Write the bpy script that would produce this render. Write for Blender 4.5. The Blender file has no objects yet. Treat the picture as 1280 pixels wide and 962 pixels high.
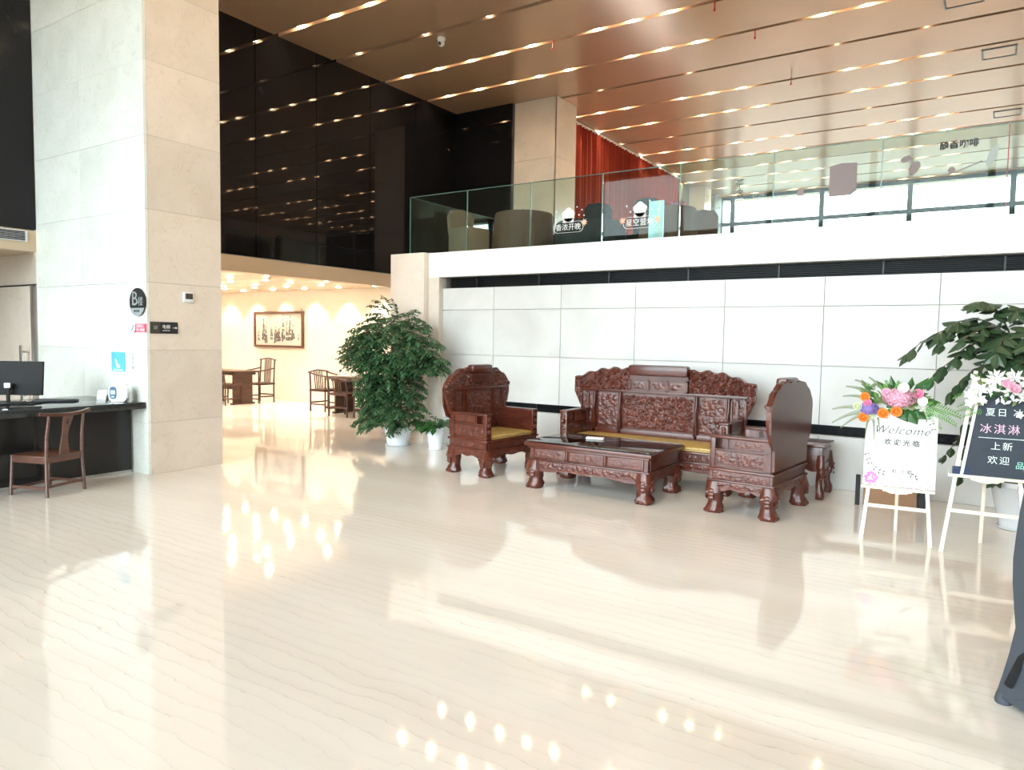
import bpy, bmesh, math, random
from mathutils import Vector, Matrix, noise, Euler
random.seed(7)
S = bpy.context.scene
COL = S.collection
PI = math.pi

# ------------------------------------------------------------------ camera
cam_d = bpy.data.cameras.new('camera')
cam = bpy.data.objects.new('camera', cam_d); COL.objects.link(cam); S.camera = cam
cam_d.sensor_width = 36.0; cam_d.lens = 36.0*900/1280; cam_d.clip_end = 200; cam_d.clip_start = .02
_vr = Vector((730+640, 80, -900)).normalized()        # world +X in (right, down, forward) camera terms
_vl = Vector((594, -48, 900)).normalized()
_vl = (_vl - _vr*_vr.dot(_vl)).normalized()
_vz = _vr.cross(_vl)
def c2w(v): return Vector((_vr.dot(v), _vl.dot(v), _vz.dot(v)))
_r, _u, _b = c2w(Vector((1,0,0))), c2w(Vector((0,-1,0))), c2w(Vector((0,0,-1)))
M = Matrix((( _r.x,_u.x,_b.x,0),(_r.y,_u.y,_b.y,0),(_r.z,_u.z,_b.z,1.5),(0,0,0,1)))
cam.matrix_world = M

# ------------------------------------------------------------------ world and light
W = bpy.data.worlds.new('world'); S.world = W; W.use_nodes = True
nt = W.node_tree; bg = nt.nodes['Background']
tc = nt.nodes.new('ShaderNodeTexCoord'); sx = nt.nodes.new('ShaderNodeSeparateXYZ'); cr = nt.nodes.new('ShaderNodeValToRGB')
nt.links.new(tc.outputs['Generated'], sx.inputs[0]); nt.links.new(sx.outputs['Z'], cr.inputs[0])
cr.color_ramp.elements[0].position = 0.0; cr.color_ramp.elements[0].color = (.13,.14,.13,1)
cr.color_ramp.elements[1].position = .04; cr.color_ramp.elements[1].color = (.86,.95,1.0,1)
nt.links.new(cr.outputs[0], bg.inputs[0]); bg.inputs[1].default_value = 4.0
def portal(name, loc, rot, sx_, sy_):
    d = bpy.data.lights.new(name, 'AREA'); d.shape = 'RECTANGLE'; d.size = sx_; d.size_y = sy_
    d.cycles.is_portal = True
    o = bpy.data.objects.new(name, d); o.location = loc; o.rotation_euler = rot; COL.objects.link(o)
portal('sky_portal_front', (-3.6,-3.4,3.15), (PI/2,0,0), 12.2, 6.1)
portal('sky_portal_balcony', (0.2,23.9,4.5), (-PI/2,0,0), 15.4, 3.4)
S.view_settings.view_transform = 'Standard'; S.view_settings.look = 'None'
S.view_settings.exposure = 1.97; S.view_settings.gamma = 1; S.view_settings.use_curve_mapping = False
S.cycles.use_denoising = True
S.cycles.max_bounces = 10; S.cycles.diffuse_bounces = 5; S.cycles.glossy_bounces = 5; S.cycles.transparent_max_bounces = 24

# ------------------------------------------------------------------ materials
def new_mat(name):
    m = bpy.data.materials.new(name); m.use_nodes = True
    n = m.node_tree.nodes; l = m.node_tree.links
    return m, n, l, n['Principled BSDF']
def mat(name, color, rough=.5, metal=0., var=0., scale=6., spec=.5, coat=0., emit=None, es=0, bump=0., stretch=None, sss=0):
    m, n, l, p = new_mat(name)
    p.inputs['Base Color'].default_value = (*color, 1); p.inputs['Roughness'].default_value = rough
    p.inputs['Metallic'].default_value = metal; p.inputs['Specular IOR Level'].default_value = spec
    p.inputs['Coat Weight'].default_value = coat; p.inputs['Coat Roughness'].default_value = .08
    if emit: p.inputs['Emission Color'].default_value = (*emit, 1); p.inputs['Emission Strength'].default_value = es
    t = n.new('ShaderNodeTexCoord'); mp = n.new('ShaderNodeMapping'); l.new(t.outputs['Object'], mp.inputs[0])
    if stretch: mp.inputs['Scale'].default_value = stretch
    nz = n.new('ShaderNodeTexNoise'); nz.inputs['Scale'].default_value = scale; nz.inputs['Detail'].default_value = 5
    l.new(mp.outputs[0], nz.inputs['Vector'])
    mx = n.new('ShaderNodeMix'); mx.data_type = 'RGBA'
    v = var if var else .04
    mx.inputs[6].default_value = (*[c*(1-v) for c in color], 1); mx.inputs[7].default_value = (*[min(1, c*(1+v)) for c in color], 1)
    l.new(nz.outputs['Fac'], mx.inputs[0]); l.new(mx.outputs[2], p.inputs['Base Color'])
    if bump:
        b = n.new('ShaderNodeBump'); b.inputs['Strength'].default_value = bump; b.inputs['Distance'].default_value = .01
        l.new(nz.outputs['Fac'], b.inputs['Height']); l.new(b.outputs[0], p.inputs['Normal'])
    return m
def stone(name, c1, c2, rough=.12, scale=1.5, spec=.5, vein=(.5,.45,.38), veinamt=.35, tilevar=.06):
    m, n, l, p = new_mat(name)
    p.inputs['Roughness'].default_value = rough; p.inputs['Specular IOR Level'].default_value = spec
    t = n.new('ShaderNodeTexCoord'); oi = n.new('ShaderNodeObjectInfo')
    off = n.new('ShaderNodeVectorMath'); off.operation = 'MULTIPLY_ADD'
    l.new(oi.outputs['Random'], off.inputs[0]); off.inputs[1].default_value = (17, 9, 23); 
    l.new(t.outputs['Object'], off.inputs[2])
    nz = n.new('ShaderNodeTexNoise'); nz.inputs['Scale'].default_value = scale; nz.inputs['Detail'].default_value = 7; nz.inputs['Distortion'].default_value = .7
    l.new(off.outputs[0], nz.inputs['Vector'])
    r = n.new('ShaderNodeValToRGB'); r.color_ramp.elements[0].position = .3; r.color_ramp.elements[1].position = .7
    r.color_ramp.elements[0].color = (*c1,1); r.color_ramp.elements[1].color = (*c2,1)
    l.new(nz.outputs['Fac'], r.inputs[0])
    nv = n.new('ShaderNodeTexNoise'); nv.inputs['Scale'].default_value = scale*2.3; nv.inputs['Detail'].default_value = 3; nv.inputs['Distortion'].default_value = 1.5
    l.new(off.outputs[0], nv.inputs['Vector'])
    rv = n.new('ShaderNodeValToRGB'); e = rv.color_ramp.elements
    e[0].position = .485; e[0].color = (0,0,0,1); e[1].position = .5; e[1].color = (1,1,1,1)
    e2 = e.new(.515); e2.color = (0,0,0,1)
    l.new(nv.outputs['Fac'], rv.inputs[0])
    mu = n.new('ShaderNodeMath'); mu.operation = 'MULTIPLY'; mu.inputs[1].default_value = veinamt; l.new(rv.outputs[0], mu.inputs[0])
    mx = n.new('ShaderNodeMix'); mx.data_type = 'RGBA'; l.new(mu.outputs[0], mx.inputs[0]); l.new(r.outputs[0], mx.inputs[6]); mx.inputs[7].default_value = (*vein,1)
    hv = n.new('ShaderNodeHueSaturation'); mr = n.new('ShaderNodeMapRange')
    l.new(oi.outputs['Random'], mr.inputs[0]); mr.inputs[3].default_value = 1-tilevar; mr.inputs[4].default_value = 1+tilevar*.4
    l.new(mr.outputs[0], hv.inputs['Value']); l.new(mx.outputs[2], hv.inputs['Color']); l.new(hv.outputs[0], p.inputs['Base Color'])
    return m
def glass(name, tint, refl=.06, ior=1.5):
    m = bpy.data.materials.new(name); m.use_nodes = True; n = m.node_tree.nodes; l = m.node_tree.links; n.clear()
    o = n.new('ShaderNodeOutputMaterial'); tr = n.new('ShaderNodeBsdfTransparent'); gl = n.new('ShaderNodeBsdfGlossy'); mx = n.new('ShaderNodeMixShader')
    fr = n.new('ShaderNodeFresnel'); fr.inputs[0].default_value = ior
    tr.inputs[0].default_value = (*tint,1); gl.inputs['Roughness'].default_value = .01
    l.new(fr.outputs[0], mx.inputs[0]); l.new(tr.outputs[0], mx.inputs[1]); l.new(gl.outputs[0], mx.inputs[2]); l.new(mx.outputs[0], o.inputs[0])
    return m
def emis(name, c, s):
    m = bpy.data.materials.new(name); m.use_nodes = True; n = m.node_tree.nodes; l = m.node_tree.links; n.clear()
    o = n.new('ShaderNodeOutputMaterial'); e = n.new('ShaderNodeEmission'); e.inputs[0].default_value = (*c,1); e.inputs[1].default_value = s
    l.new(e.outputs[0], o.inputs[0]); return m
def wood(name, c1, c2, rough=.3, coat=.3, scale=3., stretch=(1,1,12), bump=0.):
    m, n, l, p = new_mat(name)
    p.inputs['Roughness'].default_value = rough; p.inputs['Coat Weight'].default_value = coat; p.inputs['Coat Roughness'].default_value = .12
    t = n.new('ShaderNodeTexCoord'); mp = n.new('ShaderNodeMapping'); mp.inputs['Scale'].default_value = stretch
    l.new(t.outputs['Object'], mp.inputs[0])
    nz = n.new('ShaderNodeTexNoise'); nz.inputs['Scale'].default_value = scale; nz.inputs['Detail'].default_value = 6; nz.inputs['Distortion'].default_value = .8
    l.new(mp.outputs[0], nz.inputs['Vector'])
    r = n.new('ShaderNodeValToRGB'); r.color_ramp.elements[0].position = .32; r.color_ramp.elements[1].position = .68
    r.color_ramp.elements[0].color = (*c1,1); r.color_ramp.elements[1].color = (*c2,1)
    l.new(nz.outputs['Fac'], r.inputs[0]); l.new(r.outputs[0], p.inputs['Base Color'])
    return m

def floor_mat():
    m, n, l, p = new_mat('polished_travertine')
    p.inputs['Roughness'].default_value = .055; p.inputs['Specular IOR Level'].default_value = .75; p.inputs['IOR'].default_value = 1.6
    t = n.new('ShaderNodeTexCoord'); 
    mp = n.new('ShaderNodeMapping'); mp.inputs['Scale'].default_value = (.5,1,1); l.new(t.outputs['Object'], mp.inputs[0])
    wv = n.new('ShaderNodeTexWave'); wv.wave_type = 'BANDS'; wv.bands_direction = 'Y'; wv.wave_profile = 'SAW'
    wv.inputs['Scale'].default_value = 3.6; wv.inputs['Distortion'].default_value = 5.5; wv.inputs['Detail'].default_value = 4; wv.inputs['Detail Scale'].default_value = 1.3; wv.inputs['Detail Roughness'].default_value = .62
    l.new(mp.outputs[0], wv.inputs['Vector'])
    r = n.new('ShaderNodeValToRGB'); e = r.color_ramp.elements
    e[0].position = .0; e[0].color = (1,1,1,1); e[1].position = .07; e[1].color = (.15,.15,.15,1); a = e.new(.45); a.color = (0,0,0,1)
    l.new(wv.outputs['Fac'], r.inputs[0])
    nz = n.new('ShaderNodeTexNoise'); nz.inputs['Scale'].default_value = 1.3; nz.inputs['Detail'].default_value = 4
    mp2 = n.new('ShaderNodeMapping'); mp2.inputs['Scale'].default_value = (.35,1.6,1); l.new(t.outputs['Object'], mp2.inputs[0]); l.new(mp2.outputs[0], nz.inputs['Vector'])
    r2 = n.new('ShaderNodeValToRGB'); r2.color_ramp.elements[0].position = .3; r2.color_ramp.elements[0].color = (.79,.725,.65,1)
    r2.color_ramp.elements[1].position = .72; r2.color_ramp.elements[1].color = (.87,.82,.755,1)
    l.new(nz.outputs['Fac'], r2.inputs[0])
    nm = n.new('ShaderNodeTexNoise'); nm.inputs['Scale'].default_value = .8; nm.inputs['Detail'].default_value = 3; l.new(mp2.outputs[0], nm.inputs['Vector'])
    mr = n.new('ShaderNodeMapRange'); mr.inputs[1].default_value = .35; mr.inputs[2].default_value = .65; mr.inputs[3].default_value = .06; mr.inputs[4].default_value = .58; l.new(nm.outputs['Fac'], mr.inputs[0])
    mu = n.new('ShaderNodeMath'); mu.operation = 'MULTIPLY'; l.new(r.outputs[0], mu.inputs[0]); l.new(mr.outputs[0], mu.inputs[1])
    mx = n.new('ShaderNodeMix'); mx.data_type = 'RGBA'; l.new(mu.outputs[0], mx.inputs[0]); l.new(r2.outputs[0], mx.inputs[6]); mx.inputs[7].default_value = (.42,.33,.26,1)
    l.new(mx.outputs[2], p.inputs['Base Color'])
    return m

MT = dict(
 floor=floor_mat(),
 marble=stone('pale_marble', (.55,.55,.53), (.69,.695,.68), .22, 1.2, .5, (.62,.58,.5), .25),
 colstone=stone('cream_stone', (.73,.645,.555), (.80,.72,.635), .16, 2.0, .5, (.5,.42,.33), .3, .08),
 colstone_lit=stone('cream_stone_lit', (.76,.79,.73), (.86,.89,.84), .14, 2.0, .5, (.55,.5,.4), .3, .07),  # lighter copy of the column stone; the front face's daylight is in its colour
 joint=mat('grout', (.62,.56,.49), .8),
 white=mat('white_paint', (.88,.88,.87), .45),
 darkwalnut=wood('dark_walnut', (.04,.014,.008), (.075,.027,.016), .4, .1, 5, (1,1,6)),
 black=mat('black_glass_panel', (.009,.008,.009), .03, spec=.3),
 blacktrim=mat('panel_gap', (.12,.115,.11), .4),
 band=mat('beige_soffit_paint', (.56,.44,.31), .5),
 creamwall=mat('warm_cream_wall', (.66,.615,.54), .45),
 dceil=mat('dining_ceiling_paint', (.66,.50,.37), .35),
 bronze=mat('bronze_ceiling_panel', (.48,.325,.215), .22, .3, var=.05, scale=1.5),
 slot=mat('ceiling_slot', (.07,.045,.03), .5),
 slotside=mat('slot_glow_plate', (.6,.44,.27), .5),
 metal=mat('brushed_steel', (.55,.55,.55), .3, .9),
 darkmetal=mat('dark_metal', (.018,.02,.023), .4, .3),
 grille=mat('dark_grille', (.011,.012,.015), .4, .3),
 mullion=mat('window_mullion', (.06,.10,.13), .4, .3),
 rose=wood('rosewood', (.055,.011,.006), (.112,.026,.013), .27, .14, 3, (1,1,5)),
 rosecarve=wood('carved_rosewood', (.060,.013,.008), (.125,.030,.016), .30, .12, 14, (1,1,1)),
 walnut=wood('walnut', (.075,.028,.017), (.14,.055,.034), .35, .3, 5, (1,1,6)),
 brass=mat('yellow_brocade', (.50,.33,.09), .5, var=.45, scale=30),
 glasstop=mat('glass_sheet_top', (.03,.012,.01), .02, coat=1.0),
 granite=mat('dark_granite', (.035,.04,.042), .1, var=.8, scale=60),
 monitor=mat('matte_black_plastic', (.012,.012,.013), .6, spec=.25),
 blackpanel=mat('black_laminate', (.012,.012,.013), .25),
 pot=mat('white_ceramic', (.72,.75,.78), .2, coat=.4),
 soil=mat('soil', (.03,.02,.012), .9),
 bark=mat('bark', (.11,.07,.04), .8, var=.3, scale=30),
 leafA=mat('small_green_leaf', (.043,.115,.045), .42, var=.55, scale=9),
 leafB=mat('dark_green_leaf', (.028,.10,.022), .3, var=.3, scale=12),
 leafC=mat('broad_grey_green_leaf', (.04,.075,.034), .32, var=.35, scale=5),
 curtain=mat('red_curtain', (.36,.042,.02), .8, var=.12, scale=4),
 brown=mat('brown_tablecloth', (.13,.075,.05), .85, var=.1),
 darkcloth=mat('dark_grey_cloth', (.03,.03,.032), .85),
 slate=mat('charcoal_stretch_fabric', (.052,.062,.078), .75, var=.12, scale=200),
 easel=mat('pale_pine', (.80,.74,.62), .45, var=.06, scale=10),
 board=mat('white_board_print', (.86,.85,.83), .4),
 chalk=mat('chalkboard', (.028,.038,.055), .7, var=.25, scale=7),
 card=mat('brown_cardboard', (.32,.18,.10), .8),
 ink=mat('dark_ink', (.03,.03,.035), .6),
 chalkw=mat('white_chalk', (.75,.85,.82), .9), chalkp=mat('pink_chalk', (.75,.5,.62), .9), chalkc=mat('cyan_chalk', (.35,.75,.62), .9),
 whitepl=mat('white_plastic', (.82,.84,.86), .3), blue=mat('navy_panel', (.03,.10,.2), .25), screen=mat('light_blue_screen', (.5,.8,.9), .2),
 poster=mat('sky_blue_poster', (.13,.55,.78), .4, var=.3, scale=5), pink=mat('crimson_sticker', (.75,.06,.16), .4),
 greysign=mat('sign_grey', (.33,.36,.36), .4), signblack=mat('sign_black', (.02,.022,.024), .3), signbrown=mat('sign_dark_brown', (.05,.042,.03), .35),
 signwhite=mat('sign_white', (.8,.8,.8), .5), orange=mat('orange_print', (.85,.35,.12), .5), taupe=mat('taupe_patch', (.27,.22,.22), .7),
 teal=mat('grey_teal_wall', (.22,.24,.23), .5), beam=mat('grey_green_beam', (.38,.44,.42), .5),
 pane=glass('clear_window_glass', (.96,.98,.98)), rail=glass('green_tint_glass', (.83,.92,.89), ior=1.22),
 railedge=mat('green_glass_edge', (.10,.22,.19), .1), rededge=mat('red_edge_strip', (.35,.03,.04), .4),
 lamp=emis('warm_lamp', (1,.86,.62), 55), lampoff=emis('dim_lamp', (1,.85,.65), 3.0), dlamp=emis('dining_lamp', (1,.85,.6), 22),
 trim=mat('lamp_trim', (.75,.62,.45), .3, .6),
 pet1=mat('orange_petals', (.85,.24,.03), .6, var=.3, scale=60), pet2=mat('pink_petals', (.80,.42,.55), .6, var=.25, scale=60),
 pet3=mat('violet_petals', (.30,.22,.55), .6, var=.35, scale=60), pet4=mat('white_petals', (.82,.80,.77), .6, var=.08, scale=60),
 pet5=mat('deep_pink_petals', (.72,.22,.38), .6, var=.3, scale=60), pet6=mat('pale_green_petals', (.6,.66,.42), .6, var=.2, scale=60),
 fern=mat('bright_fern', (.10,.26,.04), .5, var=.4, scale=20), grass=mat('sage_grass', (.15,.20,.08), .6, var=.3, scale=30),
 redpipe=mat('red_paint', (.5,.02,.02), .4), eraser=mat('navy_felt', (.03,.045,.11), .8), stick=mat('pale_wood_stick', (.42,.28,.14), .5),
 magenta=mat('magenta_print', (.70,.22,.55), .5), beige=mat('beige_fabric', (.24,.17,.12), .8), paper=mat('aged_paper', (.50,.47,.42), .8), inkgrey=mat('ink_wash_grey', (.09,.085,.08), .7, var=.5, scale=14),
 peach=mat('faded_orange_print', (.80,.5,.36), .6),
)

# ------------------------------------------------------------------ object helpers
def tag(o, label=None, cat=None, group=None, kind=None):
    if label: o['label'] = label
    if cat: o['category'] = cat
    if group: o['group'] = group
    if kind: o['kind'] = kind
    return o
def empty(name, loc=(0,0,0), rz=0, label=None, cat=None, group=None, kind=None):
    o = bpy.data.objects.new(name, None); o.empty_display_size = .05; COL.objects.link(o)
    o.location = loc; o.rotation_euler = (0,0,rz); return tag(o, label, cat, group, kind)
class MB:
    def __init__(s): s.v = []; s.f = []; s.sm = []
    def add(s, vs, fs, smooth=False):
        k = len(s.v); s.v += [tuple(v) for v in vs]; s.f += [tuple(i+k for i in f) for f in fs]; s.sm += [smooth]*len(fs); return s
    def box(s, x0,x1,y0,y1,z0,z1, bev=0):
        if x0 > x1: x0,x1 = x1,x0
        if y0 > y1: y0,y1 = y1,y0
        if z0 > z1: z0,z1 = z1,z0
        if bev:
            b = min(bev, (x1-x0)*.45, (y1-y0)*.45, (z1-z0)*.45)
            bm = bmesh.new(); bmesh.ops.create_cube(bm, size=1)
            for v in bm.verts: v.co = Vector(((x0+x1)/2+v.co.x*(x1-x0), (y0+y1)/2+v.co.y*(y1-y0), (z0+z1)/2+v.co.z*(z1-z0)))
            bmesh.ops.bevel(bm, geom=bm.edges[:]+bm.verts[:], offset=b, segments=2, affect='EDGES', profile=.6)
            bm.verts.index_update(); s.add([v.co for v in bm.verts], [[v.index for v in f.verts] for f in bm.faces], True); bm.free(); return s
        vs = [(x,y,z) for z in (z0,z1) for y in (y0,y1) for x in (x0,x1)]
        return s.add(vs, [(0,2,3,1),(4,5,7,6),(0,1,5,4),(1,3,7,5),(3,2,6,7),(2,0,4,6)])
    def bar(s, a, b, w, d=None, up=(0,0,1), w2=None):
        a = Vector(a); b = Vector(b); d = d or w; t = (b-a).normalized(); u = Vector(up)
        if abs(t.dot(u)) > .95: u = Vector((0,1,0))
        r = t.cross(u).normalized(); q = r.cross(t)
        vs = []
        for p, k in ((a,1),(b,(w2 or w)/w)):
            for i,j in ((-1,-1),(1,-1),(1,1),(-1,1)): vs.append(p + r*i*w*k/2 + q*j*d*k/2)
        return s.add(vs, [(3,2,1,0),(4,5,6,7),(0,1,5,4),(1,2,6,5),(2,3,7,6),(3,0,4,7)])
    def tube(s, pts, rad, n=8, cap=True):
        pts = [Vector(p) for p in pts]; rs = rad if isinstance(rad,(list,tuple)) else [rad]*len(pts)
        vs = []; up = Vector((0,0,1))
        t0 = (pts[1]-pts[0]).normalized()
        if abs(t0.z) > .9: up = Vector((1,0,0))
        for i,p in enumerate(pts):
            t = ((pts[min(i+1,len(pts)-1)]-pts[max(i-1,0)])).normalized()
            r = t.cross(up).normalized(); q = r.cross(t)
            for k in range(n):
                a = 2*PI*k/n; vs.append(p + r*math.cos(a)*rs[i] + q*math.sin(a)*rs[i])
        fs = [(i*n+k, i*n+(k+1)%n, (i+1)*n+(k+1)%n, (i+1)*n+k) for i in range(len(pts)-1) for k in range(n)]
        if cap: fs += [tuple(range(n))[::-1], tuple((len(pts)-1)*n+k for k in range(n))]
        return s.add(vs, fs, True)
    def lathe(s, prof, c=(0,0,0), n=28, wob=None):
        vs = []
        for j,(r,z) in enumerate(prof):
            for k in range(n):
                a = 2*PI*k/n; rr = r*(1+(wob(a,z) if wob else 0)); vs.append((c[0]+rr*math.cos(a), c[1]+rr*math.sin(a), c[2]+z))
        m = len(prof)
        fs = [(i*n+k, i*n+(k+1)%n, (i+1)*n+(k+1)%n, (i+1)*n+k) for i in range(m-1) for k in range(n)]
        fs += [tuple(range(n))[::-1], tuple((m-1)*n+k for k in range(n))]
        return s.add(vs, fs, True)
    def prism(s, poly, a0, a1, axis='y'):
        # poly: outline of (u,w); extruded between a0 and a1 on the axis
        def P(u,w,a): return {'y':(u,a,w),'x':(a,u,w),'z':(u,w,a)}[axis]
        n = len(poly); vs = [P(u,w,a0) for u,w in poly]+[P(u,w,a1) for u,w in poly]
        return s.add(vs, [tuple(range(n)), tuple(range(2*n-1,n-1,-1))]+[(i,n+i,n+(i+1)%n,(i+1)%n) for i in range(n)])
    def ball(s, c, r, sq=(1,1,1), n=10, m=7):
        vs = [];
        for j in range(m+1):
            th = PI*j/m
            for k in range(n):
                a = 2*PI*k/n; vs.append((c[0]+r*sq[0]*math.sin(th)*math.cos(a), c[1]+r*sq[1]*math.sin(th)*math.sin(a), c[2]+r*sq[2]*math.cos(th)))
        return s.add(vs, [(j*n+k,(j+1)*n+k,(j+1)*n+(k+1)%n,j*n+(k+1)%n) for j in range(m) for k in range(n)], True)
    def relief(s, x0, x1, zb, zt, y0, th, amp, freq, nx, nz, seed=0, edge=.06):
        # slab with a carved front (facing -Y) between zb(x) and zt(x)
        fb = zb if callable(zb) else (lambda x: zb); ft = zt if callable(zt) else (lambda x: zt)
        vs = []
        for j in range(nz+1):
            for i in range(nx+1):
                u = i/nx; v = j/nz; x = x0+(x1-x0)*u; z = fb(x)+(ft(x)-fb(x))*v
                q = Vector((x*freq+seed, z*freq, seed*1.7))
                d = noise.voronoi(q)[0]; h = (1-min(1, d[0]*1.7)) * .7 + .45*abs(noise.noise(q*1.9))
                e = min(u, 1-u)*(x1-x0); e2 = min(v, 1-v)*(ft(x)-fb(x))
                k = min(1, max(0, min(e, e2)/.02)) if edge else 1
                vs.append((x, y0-th-amp*h*k, z))
        o = len(vs)
        for j in range(nz+1):
            for i in range(nx+1):
                x, _, z = vs[j*(nx+1)+i]; vs.append((x, y0, z))
        w = nx+1; fs = []
        for j in range(nz):
            for i in range(nx):
                a = j*w+i; fs.append((a,a+1,a+w+1,a+w))
                fs.append((o+a,o+a+w,o+a+w+1,o+a+1))
        for i in range(nx):
            fs.append((i,o+i,o+i+1,i+1)); a = nz*w+i; fs.append((a,a+1,o+a+1,o+a))
        for j in range(nz):
            a = j*w; fs.append((a,a+w,o+a+w,o+a)); a += nx; fs.append((a,o+a,o+a+w,a+w))
        return s.add(vs, fs)
    def xf(s, M_, k0=0):
        s.v = s.v[:k0]+[tuple(M_ @ Vector(v)) for v in s.v[k0:]]; return s
    def mesh(s, name, m):
        me = bpy.data.meshes.new(name); me.from_pydata(s.v, [], s.f)
        me.polygons.foreach_set('use_smooth', s.sm); me.materials.append(m); me.update()
        return me
    def build(s, name, m, parent=None, label=None, cat=None, group=None, kind=None, loc=None, rz=None, sub=0):
        me = s.mesh(name, m)
        bm = bmesh.new(); bm.from_mesh(me); bmesh.ops.recalc_face_normals(bm, faces=bm.faces); bm.to_mesh(me); bm.free()
        if any(s.sm):
            try: me.set_sharp_from_angle(angle=math.radians(42))
            except Exception: pass
        o = bpy.data.objects.new(name, me); COL.objects.link(o); o.parent = parent
        if loc: o.location = loc
        if rz is not None: o.rotation_euler = (0,0,rz)
        return tag(o, label, cat, group, kind)
def leafmesh(s, p, d, n_, L, w):
    # one folded leaf from base p in direction d, n_ = up hint
    d = Vector(d).normalized(); r = d.cross(Vector(n_)); r = r.normalized() if r.length > 1e-4 else Vector((1,0,0)); q = r.cross(d)
    p = Vector(p); a = p+d*L*.45+r*w/2-q*w*.12; b = p+d*L*.45-r*w/2-q*w*.12; t = p+d*L-q*L*.12; c = p+d*L*.45+q*w*.06
    k = len(s.v); s.v += [tuple(x) for x in (p,a,c,b,t)]; s.f += [(k,k+1,k+2),(k,k+2,k+3),(k+1,k+4,k+2),(k+2,k+4,k+3)]; s.sm += [False]*4
def copy_tree(o, parent=None):
    c = o.copy(); COL.objects.link(c); c.parent = parent
    for ch in list(o.children): copy_tree(ch, c)
    return c
DG = None
def text_mesh(txt, size, ext=.002, off=0., shear=0., spacing=1., align='CENTER'):
    cu = bpy.data.curves.new('lettering', 'FONT'); cu.body = txt; cu.size = size; cu.extrude = ext; cu.offset = off; cu.shear = shear; cu.space_character = spacing
    cu.align_x = align; cu.align_y = 'CENTER'; cu.resolution_u = 3
    o = bpy.data.objects.new('lettering', cu); COL.objects.link(o)
    bpy.context.view_layer.update()
    me = bpy.data.meshes.new_from_object(o.evaluated_get(bpy.context.evaluated_depsgraph_get()))
    bpy.data.objects.remove(o); return me
def text(txt, size, m, parent, loc, rot=(PI/2,0,0), bold=0, label=None, **k):
    me = text_mesh(txt, size, **k); me.materials.clear(); me.materials.append(m)
    o = bpy.data.objects.new('lettering', me); COL.objects.link(o); o.parent = parent; o.location = loc; o.rotation_euler = rot
    return tag(o, label)

# ================================================================== SETTING
CZ = 6.268
XL = -9.75
st = 'structure'
MB().box(-17,7.2,-3.8,24,-.2,0).build('floor', MT['floor'], kind=st)

def tile_wall(name, m, origin, uvec, us, zs, thick=.03, backthick=.2, nvec=(0,-1,0), gap=.006, back=None, skip=None, piece='tile'):
    """wall of separate slabs: us along uvec from the origin, zs heights, slabs proud towards nvec"""
    ox, oy = origin; ux, uy = uvec; nx, ny = nvec[0], nvec[1]
    def pt(u, d): return (ox+ux*u+nx*d, oy+uy*u+ny*d)
    a = pt(us[0], -backthick); b = pt(us[-1], 0)
    root = MB().box(a[0],b[0],a[1],b[1],zs[0],zs[-1]).build(name, back or MT['joint'], kind=st)
    cache = {}
    for i in range(len(us)-1):
        for j in range(len(zs)-1):
            w = us[i+1]-us[i]-gap; h = zs[j+1]-zs[j]-gap
            if skip and skip(i,j): continue
            key = (round(w,3), round(h,3))
            if key not in cache:
                p = (ux*w/2, uy*w/2); 
                mb = MB(); hx = abs(ux)*w/2+abs(nx)*thick/2; hy = abs(uy)*w/2+abs(ny)*thick/2
                mb.box(-hx,hx,-hy,hy,-h/2,h/2)
                cache[key] = mb.mesh(piece, m)
            o = bpy.data.objects.new(piece, cache[key]); COL.objects.link(o); o.parent = root
            c = pt((us[i]+us[i+1])/2, thick/2 + random.uniform(-.0006,.0006)+.0008)
            o.location = (c[0], c[1], (zs[j]+zs[j+1])/2)
    return root
# pale marble wall below the balcony
xs = [-6.47,-5.59,-4.55,-3.53,-2.46,-1.43,-.40,.63,1.66,2.69,3.72,4.75,5.78,7.0]
tile_wall('wall_back', MT['marble'], (0,8.05), (1,0), xs, [.655,1.272,1.89,2.195])
w2 = tile_wall('wall_base', MT['marble'], (0,8.05), (1,0), xs, [0,.55]); w2['label'] = 'low course of marble slabs under the long dark vent'
# balcony fascia and slab
MB().box(-6.66,7,7.93,8.2,2.345,2.69, .006).build('trim_1', MT['white'], kind=st, label='white painted balcony edge above the upper vent')
MB().box(-7.1,7,8.2,24,2.35,2.69).build('floor_upper', MT['band'], kind=st, label='balcony floor slab behind the white edge')
MB().box(-6.47,7,8.25,8.4,0,2.35).build('wall_behind_vents', MT['darkmetal'], kind=st)
# pier at the left end of the marble wall
pr = MB().box(-7.27,-6.68,7.86,8.5,0,2.68).build('wall_pier', MT['joint'], kind=st, label='cream stone pier at the left end of the marble wall')
MB().box(-7.29,-6.66,7.83,7.86,0,1.38).build('tile', MT['colstone'], pr); MB().box(-7.29,-6.66,7.83,7.86,1.385,2.69).build('tile', MT['colstone'], pr)
MB().box(-6.68,-6.655,7.86,8.2,0,2.69).build('tile', MT['colstone'], pr)
MB().box(-6.655,-6.47,7.93,8.5,0,2.345).build('trim_2', MT['colstone'], kind=st, label='narrow shaded stone return beside the pier')
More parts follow.
